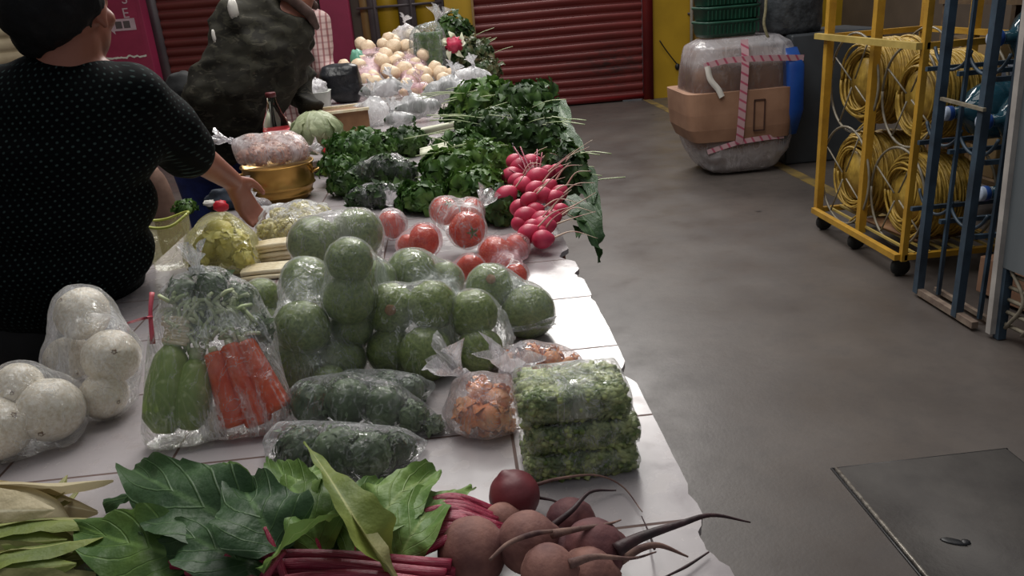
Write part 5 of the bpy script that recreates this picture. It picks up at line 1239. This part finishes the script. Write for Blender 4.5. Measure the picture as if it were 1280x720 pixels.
B('dark fine-leaved bunch in the middle of the big pile of greens', 622, 162, .09, 56, 22, .15, 330, .045, 'fol_dark', asp=.5, stems=16, sdir=(-1, .05, .05))
B('dark bunch of greens just behind the radishes', 672, 176, .07, 34, 30, .14, 220, .05, 'fol_dark', asp=.6, stems=8, sdir=(.5, -.6, .1))
B('bright broad-leaved bunch left of the radishes', 568, 216, .06, 44, 24, .11, 230, .042, 'fol_mid', asp=.9, lobed=True, stems=5, sdir=(-1, 0, 0))
B('dark leafy bunch lying behind the upright tomato bag', 530, 250, .03, 34, 17, .08, 150, .036, 'fol_parsley', asp=.8, lobed=True)
B('dark low greens between the radishes and the tomato bags', 628, 262, .03, 32, 24, .08, 190, .034, 'fol_dark', asp=.8, lobed=True)
B('low greens left of the radish bunch under the stalks', 606, 200, .05, 36, 22, .10, 200, .036, 'fol_mid', asp=.7, lobed=True, stems=8, sdir=(-1, -.2, .1))
B('dark herb bunch between the parsley and the celery stalks', 505, 180, .04, 34, 18, .12, 190, .036, 'fol_dark', asp=.8, lobed=True)
B('fine herb bunch between the celery stalks and the big pile', 578, 186, .06, 36, 20, .12, 200, .036, 'fol_parsley', asp=.7, lobed=True)
B('small dark leafy bunch behind the lower hazy bag', 440, 232, .03, 30, 16, .08, 130, .034, 'fol_dark', asp=.8, lobed=True)
B('leafy bunch directly left of the lowest radishes', 598, 238, .05, 34, 22, .10, 190, .040, 'fol_mid', asp=.8, lobed=True)
B('low dark greens at the back of the big pile under the white bags', 600, 145, .06, 50, 20, .16, 200, .05, 'fol_dark', asp=.6)
# white-based stalk bundles
for k, (x, y, rx, lab) in enumerate(((540, 163, 27, 'bundle of pale celery stalks, the farther one'), (548, 189, 22, 'bundle of pale celery stalks, the nearer one'), (556, 208, 16, 'small pale stalk bundle at the edge of the bright leaves'))):
    c = at(x, y, .07); t = thing('stalk_bundle', lab, 'celery', (c[0], c[1], ZT)); L_ = mm(rx, c)
    for i in range(7 if k < 2 else 4):
        o = A(0, random.uniform(-.03, .03), random.uniform(-.018, .018)); m = MB(); m.tube([c+o+A(-L_, .0, -.012), c+o+A(0, 0, 0), c+o+A(L_*1.2, 0, .014)], [.013, .011, .008], 9, 10); sub(m, 'stalk', 'stem_white', t)
# radish bunch with hanging leaves
t = thing('radish_bunch', 'bunch of red radishes with thin roots at the aisle edge of the counter', 'radishes', tuple(at(665, 300, 0)))
RD = [(648, 226, 10, .09), (668, 240, 10, .085), (684, 214, 9, .10), (648, 258, 9, .07), (668, 262, 10, .07), (700, 242, 9, .08), (650, 280, 9, .05), (672, 292, 10, .04), (650, 212, 11, .09), (664, 204, 11, .11), (640, 218, 11, .085), (632, 245, 12, .075), (655, 232, 11, .09), (672, 222, 11, .105), (685, 232, 10, .095), (692, 212, 9, .10), (660, 252, 10, .085), (676, 245, 11, .09), (690, 250, 11, .08), (657, 272, 12, .06), (674, 272, 11, .065), (690, 272, 11, .06), (660, 292, 12, .045), (678, 282, 11, .05), (680, 300, 11, .035), (664, 285, 10, .05), (698, 262, 9, .07), (645, 203, 9, .10)]
for i, (x, y, rp, z) in enumerate(RD):
    w = at(x, y, z); q = mm(rp*random.uniform(.95, 1.2), w); w = w+rng.normal(size=3)*.004; dr = unit(A(.7+.5*random.random(), -.1*random.random(), .25+random.uniform(-.4, .5)))
    Rr = Vector(dr).to_track_quat('Z', 'Y').to_matrix()
    b = sub(MB().ball(w, (q, q, q*1.12), 16, 12, rot=Rr, fn=lambda th, a: 1+.18*math.exp(-(th/.4)**2)), 'radish', 'radish', t)
    e = w+dr*q*1.1; L_ = random.uniform(.05, .10); m = MB(); m.tube([e, e+dr*L_*.5+A(0, 0, .012), e+dr*L_+A(.01, -.01, random.uniform(-.01, .035))], [.003, .0014, .0006], 5, 12); sub(m, 'root', 'radish_root', b)
m = MB(); c = at(672, 250, .04)
for i in range(14): e = c+A(random.uniform(-.10, .05), random.uniform(.05, .2), random.uniform(.02, .12)); m.tube([c+A(random.uniform(-.02, .02), 0, .02), (c+e)/2+A(0, 0, .02), e], [.004, .003, .002], 5, 8)
sub(m, 'stems', 'red_stalk', t)
def leafpart(parent, pts, wid, mat, name='leaf', **k):
    m = MB(); m.blade(pts, wid, **k); return sub(m, name, mat, parent)
ef = A(XR+.01, 0, 0)
for pts, w_ in (([at(690, 240, .05), at(712, 250, .06), at(732, 275, .03), P(745, 300, .86), P(750, 328, .80)], [.006, .028, .034, .024, .002]),
                ([at(690, 215, .07), at(715, 205, .09), at(735, 225, .06), at(742, 255, .02)], [.005, .026, .03, .003]),
                ([at(695, 255, .05), at(715, 268, .045), at(728, 285, .01), P(722, 296, .88)], [.005, .026, .026, .003]),
                ([at(680, 180, .09), at(702, 160, .11), at(718, 190, .08), at(722, 220, .05)], [.005, .03, .034, .003]),
                ([at(672, 150, .11), at(695, 128, .13), at(704, 150, .10), at(706, 185, .06)], [.005, .032, .034, .003]),
                ([at(700, 225, .06), at(722, 228, .05), at(738, 245, .03), P(752, 275, .86)], [.005, .024, .026, .003])):
    leafpart(t, pts, w_, 'beet_leaf_d', fold=.25, wave=.006, n=20)
B('dark radish greens spilling over the aisle edge of the counter', 704, 225, .05, 30, 42, .09, 170, .045, 'fol_dark', asp=.7, stems=6, sdir=(.5, -.3, .1))
# ---------------------------------------------------------------- dark bags of zucchini in the middle
M['darkzuc'] = pm('dark_zucchini_skin', '#1c2e1c', '#34502c', 20, .35, .1)
def leafbag(label, cl, spec, ex):
    sp = [SPH(x, y, rp, ZT+dz) for (x, y, rp, dz) in spec]; m = MB()
    for c, q in sp: m.ball(c, q*.9, 14, 10)
    chips(m, sp, 500, .03, .6, .25); solo(m, 'bagged_leaves', 'fol_dark', cl, 'greens', kind='stuff')
    return bag(label, sp, ex, mat='film', cling=.15, amp=.008, voxel=.009, fr=18, covk=.3)
leafbag('pointed clear bag of dark leaves, the farther of two beside the celery', 'dark leaves in the farther pointed bag beside the celery', [(452, 220, 15, .02), (480, 212, 19, .03), (505, 216, 16, .02)], [at(494, 190, .11), at(428, 236, .02), at(530, 226, .02)])
leafbag('clear bag of dark leaves, the nearer of two behind the pink tomato bag', 'dark leaves in the nearer bag behind the pink tomato bag', [(448, 248, 13, 0), (475, 244, 15, 0), (502, 244, 14, 0)], [at(425, 256, .01), at(520, 236, .04), at(470, 226, .06)])
# ---------------------------------------------------------------- crumpled white bags further back
def whitebag(label, x, y, rx, rz, z=.05, cont=None, film_='film_white', cname=None, n=3, crad=.7, ry=.06, Y=None):
    c = at(x, y, z) if Y is None else PY(x, y, Y); R_ = mm(rz, c); sp = []
    for i in range(n):
        cc = c+A(mm(rx, c)*(-.55+1.1*i/max(1, n-1)), random.uniform(-ry, ry)*.6, random.uniform(-.2, .2)*R_); q = R_*crad*random.uniform(.75, 1.0); sp.append((cc, q))
        if cont: solo(MB().ball(cc, (q*1.25, q*.9, q*.86), 16, 12, .12, 2, seed=i+x), cname[0], cont, cname[1]+label, cname[2], cname[0].replace('_', ' ')+'s in the '+label)
    kz = c+A(mm(rx, c)*random.uniform(-.5, .5), 0, R_*1.25)
    return bag(label, sp, [A(c[0]-R_, c[1], ZT+.004), A(c[0]+R_, c[1], ZT+.004), c+A(-mm(rx, c), 0, -R_*.3), c+A(mm(rx, c), .02, -R_*.2), c+A(0, -ry, R_*.8), c+A(0, ry, R_*.9)], neck=kz, nd=(random.uniform(-.6, .6), -.2, 1), kL=.05, kR=.035, mat=film_, cling=.35, amp=.012, voxel=.012, fr=16)
zc = ('wrapped_zucchini', 'dark green zucchini inside the ', 'zucchini')
whitebag('white crumpled bag left of the celery stalks', 462, 142, 32, 20, .06, film_='film_white', n=3)
whitebag('crumpled clear bag with dark zucchini right behind the black bag', 478, 112, 34, 12, .07, 'darkzuc', 'film_white', zc, 3)
whitebag('crumpled clear bag above the celery stalks', 522, 132, 34, 14, .08, 'darkzuc', 'film_white', zc, 3)
whitebag('crumpled white bag next to the pale-leaved bunch', 560, 112, 36, 16, .10, 'darkzuc', 'film_white', zc, 3, .6)
whitebag('small crumpled white bag behind the celery stalks', 500, 150, 22, 10, .05, 'darkzuc', 'film_white', zc, 2)
whitebag('crumpled white bag below the reddish greens', 590, 98, 30, 13, .13, None, 'film_white', None, 3)
whitebag('pinkish crumpled bag in the middle of the far goods', 520, 112, 26, 9, .10, 'potato', 'film_pink', ('wrapped_potato', 'cream potato inside the ', 'potato'), 3)
# grey-white paper tub / bag beside the plaid shirt
w = P(398, 142); k = depth(w)/F_PX; t = thing('white_tub', 'pale plastic tub with cloudy bag inside next to the camouflage jacket', 'tub', tuple(w))
m = MB(); m.add(*loft([(w[2], w[0], w[1], 15*k, .08), (w[2]+26*k, w[0], w[1], 18*k, .09), (w[2]+27*k, w[0], w[1], 19*k, .095), (w[2]+27*k, w[0], w[1], 16*k, .08), (w[2]+5*k, w[0], w[1], 14*k, .07)], 36, 5)); sub(m, 'tub_body', 'white_rim', t)
m = MB(); m.ball(w+A(0, 0, 30*k), (15*k, .07, 12*k), 24, 16, .5, 4); sub(m, 'cloudy_bag', 'film_milk', t)
# black bag held by the person in plaid
M['black_bag'] = pm('black_plastic_bag', '#0b0c10', '#17181e', 14, .35, .6, 24, .01)
w = P(432, 128); k = depth(w)/F_PX; m = MB(); m.add(*loft([(w[2], w[0]+.02, w[1], 14*k, .07), (w[2]+12*k, w[0], w[1], 22*k, .09), (w[2]+34*k, w[0]-2*k, w[1], 25*k, .09), (w[2]+44*k, w[0], w[1], 21*k, .06), (w[2]+47*k, w[0], w[1], 8*k, .02)], 40, 3)); v, nn, f = remesh(m, .012, 2); v = v+nn*(.010*vnoise(v, 12))[:, None]; v[:, 2] = np.maximum(v[:, 2], ZT+.002)
solo(MB().add(v, f), 'black_bag', 'black_bag', 'black plastic bag standing beside the plaid shirt', 'bag')
# ---------------------------------------------------------------- far cream potatoes and garlic
FP = [(470, 112, 10, 0), (490, 110, 10, 0), (510, 112, 10, 0), (530, 109, 10, 0), (550, 106, 10, 0), (438, 84, 9, 0), (458, 58, 9, 0), (474, 86, 11, 0), (490, 78, 11, 0), (508, 64, 10, 0), (505, 92, 11, 0), (538, 88, 10, 0), (455, 102, 9, 0), (522, 74, 10, 0), (490, 46, 8, 0), (472, 60, 9, 0), (562, 96, 9, 0), (450, 92, 11, .06), (466, 80, 11, .12), (482, 90, 10, .08), (500, 84, 11, .12), (516, 92, 10, .09), (478, 72, 11, .17), (496, 66, 11, .20), (462, 66, 10, .18), (510, 74, 10, .16), (492, 100, 10, .05), (512, 101, 10, .05), (530, 98, 11, .06), (546, 94, 11, .07), (470, 100, 10, .04), (448, 78, 9, .10), (526, 84, 9, .12), (484, 56, 9, .24), (500, 54, 9, .25)]
p0 = None; sps = []
for i, (x, y, rp, z) in enumerate(FP):
    w = PY(x, y, 5.7+(92-y)*.02); q = mm(rp, w); sps.append((w, q))
    if p0 is None: p0 = solo(MB().ball((0, 0, 0), (1, .9, .86), 20, 14, .12, 2), 'cream_potato', 'potato', 'cream-coloured potato in the far heap beside the black bag', 'potato', 'cream potatoes in the far heap'); p0.location = tuple(w); p0.scale = (q,)*3
    else: dup(p0, w, rand_rot(), q)
bag('milky bag over the cream potatoes, left part', [sps[i] for i in (18, 24, 22, 31, 17, 0)], mat='film_pink', cling=.5, voxel=.014, amp=.008)
bag('milky bag over the cream potatoes, right part', [sps[i] for i in (20, 25, 21, 32, 2)], mat='film_pink', cling=.5, voxel=.014, amp=.008)
whitebag('pinkish white bag of garlic on top of the far heap', 505, 46, 18, 14, .26, 'onion', 'film_milk', ('garlic_bulb', 'white garlic head inside the ', 'garlic'), 3, Y=6.6)
M['mint'] = pm('mint_plastic', '#5c9a84', '#7ab49c', 12, .4, .2)
c = PY(447, 76, 5.95); m = MB(); m.ball(c, (mm(9, c), .05, mm(13, c)), 18, 12, .4, 3); solo(m, 'mint_bag', 'mint', 'small mint green bag beside the pink pillar', 'bag')
# stack of green packets in the far middle
for i, (y, z) in enumerate(((86, .05), (76, .11), (66, .17), (56, .23), (46, .29))):
    c = PY(535, y, 6.1); k = depth(c)/F_PX; m = MB(); m.box(c, (36*k, .14, 11*k), rz=.05, bev=.012); sp_ = [(c+A(dx*12*k, 0, 0), 6*k) for dx in (-1, 0, 1)]; chips(m, [(c, A(18*k, .075, 6*k))], 90, .03, .6)
    solo(m, 'greens_packet', 'fol_parsley', 'stacked green packet in the far pile, '+('lowest', 'second from bottom', 'middle', 'second from top', 'topmost')[i]+' of five', 'packet', 'green packets stacked in the far pile')
cc = PY(535, 66, 6.1); k = depth(cc)/F_PX
bag('clear bag around the stacked green packets in the far pile', [(PY(535+dx, y, 6.1), 14*k) for dx in (-8, 8) for y in (84, 74, 64, 54, 46)], [cc+A(sx*21*k, sy*.08, dz) for sx in (-1, 1) for sy in (-1, 1) for dz in (-.34, .12)], neck=PY(545, 26, 6.1), nd=(.4, 0, 1), kL=.09, kR=.06, mat='film', cling=.0, voxel=.016, amp=.01, covk=.25)
B('dark leafy bunch standing at the far end of the counter', 568, 46, .26, 22, 26, .14, 170, .07, 'fol_dark', asp=.8, Y=6.6)
B('reddish-green leafy bunch right of the pink flower at the far end', 592, 74, .16, 28, 26, .16, 210, .06, 'fol_red', Y=6.3, asp=.7, stems=6, sdir=(.6, 0, .2))
B('dark leafy heap below the pink flower', 562, 78, .14, 22, 26, .12, 140, .055, 'fol_dark', asp=.7, Y=6.3)
B('green leafy heap at the aisle side of the far end', 608, 92, .10, 20, 16, .14, 130, .055, 'fol_red', asp=.7, Y=6.0)
c = PY(567, 56, 6.05); t = thing('pink_flower', 'pink flower-like vegetable with white petals in the far pile', 'flower', tuple(c)); q = mm(11, c)
sub(MB().ball(c, (q*1.0, q*.8, q*.85), 20, 14, .35, 3), 'pink_head', 'radish', t)
for i in range(9):
    an = random.uniform(0, 6.28); k9 = random.uniform(.8, 1.5); m = MB(); m.blade([c+A(math.cos(an)*.7, .1, math.sin(an)*.6)*q, c+A(math.cos(an)*1.1, -.4, math.sin(an)*1.0)*q, c+A(math.cos(an+.3)*1.2, -.1, math.sin(an+.3)*1.3)*q*k9], [q*.2, q*.32, q*.05], up=(0, -1, .3), n=6, m=2, wave=q*.1); sub(m, 'pale_petal', 'stem_white', t)
# small things behind the yellow blossoms
solo(MB().ball(PY(276, 258, 2.35), (.022, .02, .018), 16, 12, .3, 3), 'red_packet', 'redlabel', 'small red packet near the reaching hand', 'packet')
solo(MB().ball(at(262, 254, .03), (.02, .015, .01), 14, 10, .4, 3), 'white_scrap', 'white', 'small white twisted bag tip near the reaching hand', 'bag tip')
B('small olive herb sprig beside the open yellowish bag', 232, 262, .02, 15, 8, .03, 60, .022, 'fol_mid', asp=.6)
M['slate_cloth'] = pm('dark_slate_cloth', '#1c2430', '#2a3442', 10, .8, .4)
c = at(285, 252, .02); m = MB(); m.ball(c, (.07, .05, .045), 24, 16, .4, 3); v, nn, f = remesh(m, .006, 2); v[:, 2] = np.maximum(v[:, 2], ZT+.002); solo(MB().add(v, f), 'folded_cloth', 'slate_cloth', 'dark slate-coloured cloth lying under the reaching arm', 'cloth')
bag('small white tied bag tip in front of the reaching hand', [(at(312, 262, .03), .030), (at(330, 258, .03), .022)], neck=at(309, 244, .07), nd=(-.2, 0, 1), kL=.045, kR=.028, mat='film_milk')

# ================================================================== BEETS IN THE FOREGROUND
t = thing('beet_bunch', 'bunch of beets with red stalks and large green leaves in the foreground', 'beets', tuple(P(640, 715)))
BT = [(643, 619, 32, .0, 'beet_fresh', (-.35, .2, .9)), (590, 690, 44, 0, 'beet', (.8, .0, .3)), (660, 678, 39, .012, 'beet', (.9, .1, .2)), (714, 654, 32, 0, 'beet_dark', (.7, .6, .2)), (742, 688, 40, 0, 'beet_dark', (1, .2, .1)), (686, 716, 36, .03, 'beet', (.9, -.2, .2)), (628, 652, 24, .0, 'beet', (.9, .2, .2)), (735, 722, 38, 0, 'beet', (1, 0, 0)), (700, 690, 30, .0, 'beet_dark', (1, 0, 0))]
bpos = []
for i, (x, y, rp, z, mt, ax_) in enumerate(BT):
    w, q = SPH(x, y, rp, ZT+z); dr = unit(A(*ax_)); Rr = Vector(dr).to_track_quat('Z', 'Y').to_matrix()
    b = sub(MB().ball(w, (q, q, q*.98), 30, 20, .03, 3, rot=Rr, seed=i, fn=lambda th, a: 1+.16*math.exp(-(th/.22)**2)), 'beet', mt, t); bpos.append((w, q, dr, b))
def root(b, pts, rad, mt='beet_root'): m = MB(); m.tube(pts, rad, 7, 24); return sub(m, 'root', mt, b)
def h3(x, y, z): return P(x, y, ZT+z)
root(bpos[4][3], [h3(770, 688, .05), h3(800, 672, .055), h3(850, 655, .06), h3(890, 644, .055), h3(938, 653, .04)], [.0075, .0055, .0035, .0022, .0008], 'beet_root_d')
root(bpos[4][3], [h3(775, 700, .03), h3(800, 686, .035), h3(825, 682, .035), h3(860, 696, .02)], [.006, .004, .003, .001])
root(bpos[3][3], [h3(690, 658, .05), h3(715, 638, .06), h3(738, 615, .06), h3(770, 613, .05)], [.004, .003, .002, .0008], 'beet_root_d')
root(bpos[0][3], [h3(670, 606, .035), h3(700, 598, .04), h3(745, 594, .03), h3(778, 608, .01), h3(803, 640, .006)], [.0025, .0018, .0012, .001, .0006])
root(bpos[0][3], [h3(672, 622, .02), h3(692, 626, .02), h3(708, 635, .01)], [.002, .0014, .0008], 'beet_root_d')
root(bpos[2][3], [h3(690, 668, .075), h3(720, 662, .07), h3(760, 655, .06), h3(776, 650, .05)], [.005, .003, .0016, .0008])
root(bpos[2][3], [h3(612, 700, .085), h3(635, 680, .09), h3(665, 668, .085), h3(690, 664, .08)], [.0015, .0025, .003, .002])
root(bpos[5][3], [h3(712, 705, .075), h3(745, 696, .07), h3(790, 698, .05), h3(820, 690, .02)], [.005, .003, .0016, .0008])
root(bpos[7][3], [h3(830, 722, .008), h3(858, 708, .008), h3(886, 690, .006)], [.001, .0018, .001], 'beet_root_d')
root(bpos[4][3], [h3(802, 645, .008), h3(812, 668, .01), h3(818, 686, .02)], [.0006, .0012, .0016], 'beet_root_d')
# stalks
m = MB()
for i in range(26):
    f = i/25; x0 = 525+random.uniform(-6, 6); y0 = 628+f*60
    p = h3(618+random.uniform(-10, 10), 640+f*50, .025+.015*math.sin(f*3)); e = h3(505+random.uniform(-12, 12), 640+f*62, .03+.02*random.random()); mid_ = (p+e)/2+A(0, 0, .02); m.tube([p, mid_, e], [.0062, .0058, .005], 7, 12)
sub(m, 'stalk_bundle', 'red_stalk', t)
m = MB()
for i in range(16):
    f = i/15; s0_ = h3(560+random.uniform(-10, 10), 706+f*30, .03+random.random()*.025); e = h3(200+f*120+random.uniform(-20, 20), 704+f*26, .03+.02*random.random()); m.tube([s0_, (s0_+e)/2+A(0, 0, .012), e], [.0065, .006, .0045], 7, 16)
sub(m, 'long_stalks', 'red_stalk', t)
LV = [ # centreline px/height, widths (m), mat, kwargs
 ([(240, 700, .05), (200, 690, .06), (150, 675, .065), (92, 655, .05)], [.012, .036, .046, .030, .006], 'beet_leaf', dict(fold=.12, wave=.006, roll=.45)),
 ([(330, 668, .06), (270, 640, .08), (205, 610, .085), (163, 583, .065)], [.012, .044, .052, .034, .01], 'beet_leaf_d', dict(fold=.2, wave=.010, roll=.3)),
 ([(345, 690, .08), (330, 655, .10), (312, 625, .10), (300, 592, .07)], [.02, .046, .046, .028, .006], 'beet_leaf_d', dict(fold=.25, wave=.009)),
 ([(330, 712, .06), (280, 690, .075), (235, 672, .075), (185, 668, .06)], [.012, .034, .036, .022, .006], 'beet_leaf_d', dict(fold=.2, wave=.008, roll=.3)),
 ([(400, 690, .05), (385, 640, .08), (360, 605, .075), (345, 575, .05)], [.015, .036, .038, .024, .005], 'beet_leaf', dict(fold=.2, wave=.007)),
 ([(330, 640, .04), (270, 612, .055), (220, 600, .055), (185, 625, .03)], [.012, .034, .038, .024, .006], 'beet_leaf', dict(fold=.2, wave=.007)),
 ([(290, 615, .04), (240, 600, .04), (190, 610, .03), (130, 632, .012)], [.012, .026, .026, .016, .006], 'beet_leaf_d', dict(fold=.2, wave=.007)),
 ([(455, 668, .05), (480, 640, .075), (510, 610, .075), (548, 588, .05)], [.015, .032, .036, .024, .005], 'beet_leaf_l', dict(fold=.25, wave=.006, roll=-.3)),
 ([(500, 700, .05), (520, 660, .07), (545, 625, .06), (590, 612, .03)], [.012, .026, .028, .018, .005], 'beet_leaf_l', dict(fold=.25, wave=.006, roll=-.2)),
 ([(440, 690, .04), (450, 650, .06), (455, 620, .055), (475, 595, .03)], [.015, .03, .032, .02, .005], 'beet_leaf', dict(fold=.2, wave=.006)),
 ([(330, 718, .07), (355, 685, .10), (395, 655, .105), (440, 636, .085)], [.004, .016, .026, .024, .006], 'beet_leaf_l', dict(fold=.35, wave=.005, roll=.5)),
 ([(300, 700, .02), (230, 700, .03), (170, 705, .03), (110, 712, .02)], [.02, .045, .05, .03, .006], 'beet_leaf_d', dict(fold=.15, wave=.006)),
 ([(420, 700, .03), (400, 670, .04), (370, 640, .04), (330, 600, .02)], [.02, .05, .055, .04, .006], 'beet_leaf_d', dict(fold=.15, wave=.006)),
 ([(520, 700, .02), (480, 675, .03), (440, 655, .03), (410, 620, .02)], [.02, .045, .045, .03, .006], 'beet_leaf_d', dict(fold=.15, wave=.006)),
 ([(345, 715, .03), (290, 690, .03), (230, 660, .04), (150, 640, .02)], [.02, .055, .06, .04, .006], 'beet_leaf_d', dict(fold=.12, wave=.006)),
 ([(385, 660, .05), (375, 625, .075), (385, 600, .075), (400, 588, .06)], [.01, .022, .024, .018, .005], 'beet_leaf_l', dict(fold=.3, wave=.005)),
]
for pts, wd_, mt, kw in LV:
    P3 = [h3(*p) for p in pts]; leafpart(t, P3, wd_, mt, n=34, m=6, ph=random.random()*6, freq=2.1, crumple=.007, **kw)
    sdir_ = unit(P3[0]-P3[1]); m = MB(); m.tube([P3[1]-A(0, 0, .004), P3[0]-A(0, 0, .006), A(*(P3[0]+sdir_*.05)[:2], ZT+.006)], [.002, .004, .0045], 7, 14); sub(m, 'leaf_stalk', 'red_stalk', t)
# long folded blade of corn husk
o = MB(); o.blade([h3(490, 735, .04), h3(455, 668, .10), h3(420, 610, .12), h3(380, 552, .10)], [.024, .032, .024, .010, .001], fold=.55, n=30, m=5, wave=.002, roll=-.35)
solo(o, 'corn_husk', 'husk_g', 'long pointed yellow-green husk blade standing across the beet leaves', 'husk')
o = MB(); o.blade([h3(500, 738, .06), h3(470, 690, .095), h3(445, 650, .10), h3(430, 610, .09)], [.008, .014, .012, .002], fold=.5, n=24, m=4, roll=-.8)
solo(o, 'corn_husk', 'husk', 'narrow pale husk strip along the right side of the long blade', 'husk')
# corn ears at the left corner
def ear(label, base, tip, r0, n=9, mt='husk', dz=0):
    b_ = np.array(base); e = np.array(tip); t = thing('corn_ear', label, 'corn', tuple(A(b_[0], b_[1], ZT))); ax_ = unit(e-b_); L_ = np.linalg.norm(e-b_)
    m = MB(); m.tube([b_, b_+ax_*L_*.5, b_+ax_*L_*.85, e], [r0*.55, r0*.98, r0*.9, r0*.55, r0*.15], 20, 22); sub(m, 'husk_core', mt, t)
    x = unit(np.cross(ax_, [0, 0, 1])); y = np.cross(x, ax_)
    for i in range(n):
        an = i*2.4; d = x*math.cos(an)+y*math.sin(an); k = .85+.4*random.random()
        pts = [b_+d*r0*.6, b_+ax_*L_*.35*k+d*r0*1.06, b_+ax_*L_*.75*k+d*r0*1.02, b_+ax_*L_*1.1*k+d*r0*random.uniform(.3, 1.1)]
        m = MB(); m.blade(pts, [r0*.5, r0*.85, r0*.6, r0*.05], up=d, fold=-.35, n=16, m=4, wave=.0015, freq=2, crumple=.002); v = np.array(m.v); v[:, 2] = np.maximum(v[:, 2], ZT+.002); m.v = [tuple(q) for q in v]; sub(m, 'husk_leaf', mt if i % 3 or mt == 'husk_pale' else 'husk_g', t)
M['husk_pale'] = leafmat('pale_husk', '#d2c6a4', '#bcae8a', '#e2dabc', .55, 0)
ear('pale corn ear in its husk at the far left corner', h3(-90, 655, .04), h3(84, 652, .02), .046, 6, 'husk_pale')
ear('corn ear with yellow-green husk lying below the pale ear', h3(-70, 700, .035), h3(96, 682, .026), .032, 9)
ear('corn ear with olive husk at the bottom left corner', h3(-60, 745, .035), h3(92, 716, .03), .034, 9)
for (pts, w_) in (([h3(30, 632, .02), h3(65, 626, .03), h3(84, 594, .03)], [.008, .014, .001]), ([h3(40, 640, .02), h3(80, 632, .022), h3(106, 604, .02)], [.006, .007, .001]), ([h3(10, 628, .02), h3(40, 616, .02), h3(60, 618, .012)], [.006, .009, .001])):
    m = MB(); m.blade(pts, w_, fold=.4, n=14, m=3); solo(m, 'husk_tip', 'husk', 'pointed loose husk tip beside the pale corn ear', 'husk', 'loose husk tips')
# ================================================================== LIGHT AND OUTPUT
wd = D.worlds.new('world'); bpy.context.scene.world = wd; wd.use_nodes = True
bg = wd.node_tree.nodes['Background']; bg.inputs[0].default_value = (.92, .94, 1.0, 1); bg.inputs[1].default_value = .19
def area(name, loc, target, sx, sy, power, col):
    l = D.lights.new(name, 'AREA'); l.shape = 'RECTANGLE'; l.size = sx; l.size_y = sy; l.energy = power; l.color = col
    o = D.objects.new(name, l); C.objects.link(o); o.location = loc
    o.rotation_euler = (Vector(target)-Vector(loc)).to_track_quat('-Z', 'Y').to_euler(); o['kind'] = 'structure'; return o
area('skylight_far', (1.2, 9.6, 4.9), (.4, 2.0, .6), 2.6, 1.4, 210, (1, .96, .92))
area('skylight_overhead', (-.2, 3.8, 4.6), (-.2, 3.4, 0), 3.0, 4.5, 190, (1, .975, .93))
sc = bpy.context.scene
sc.view_settings.view_transform = 'Standard'; sc.view_settings.look = 'None'; sc.view_settings.gamma = 1; sc.view_settings.use_curve_mapping = False
sc.view_settings.exposure = 0.18
try:
    sc.cycles.transparent_max_bounces = 32; sc.cycles.max_bounces = 8
except Exception: pass
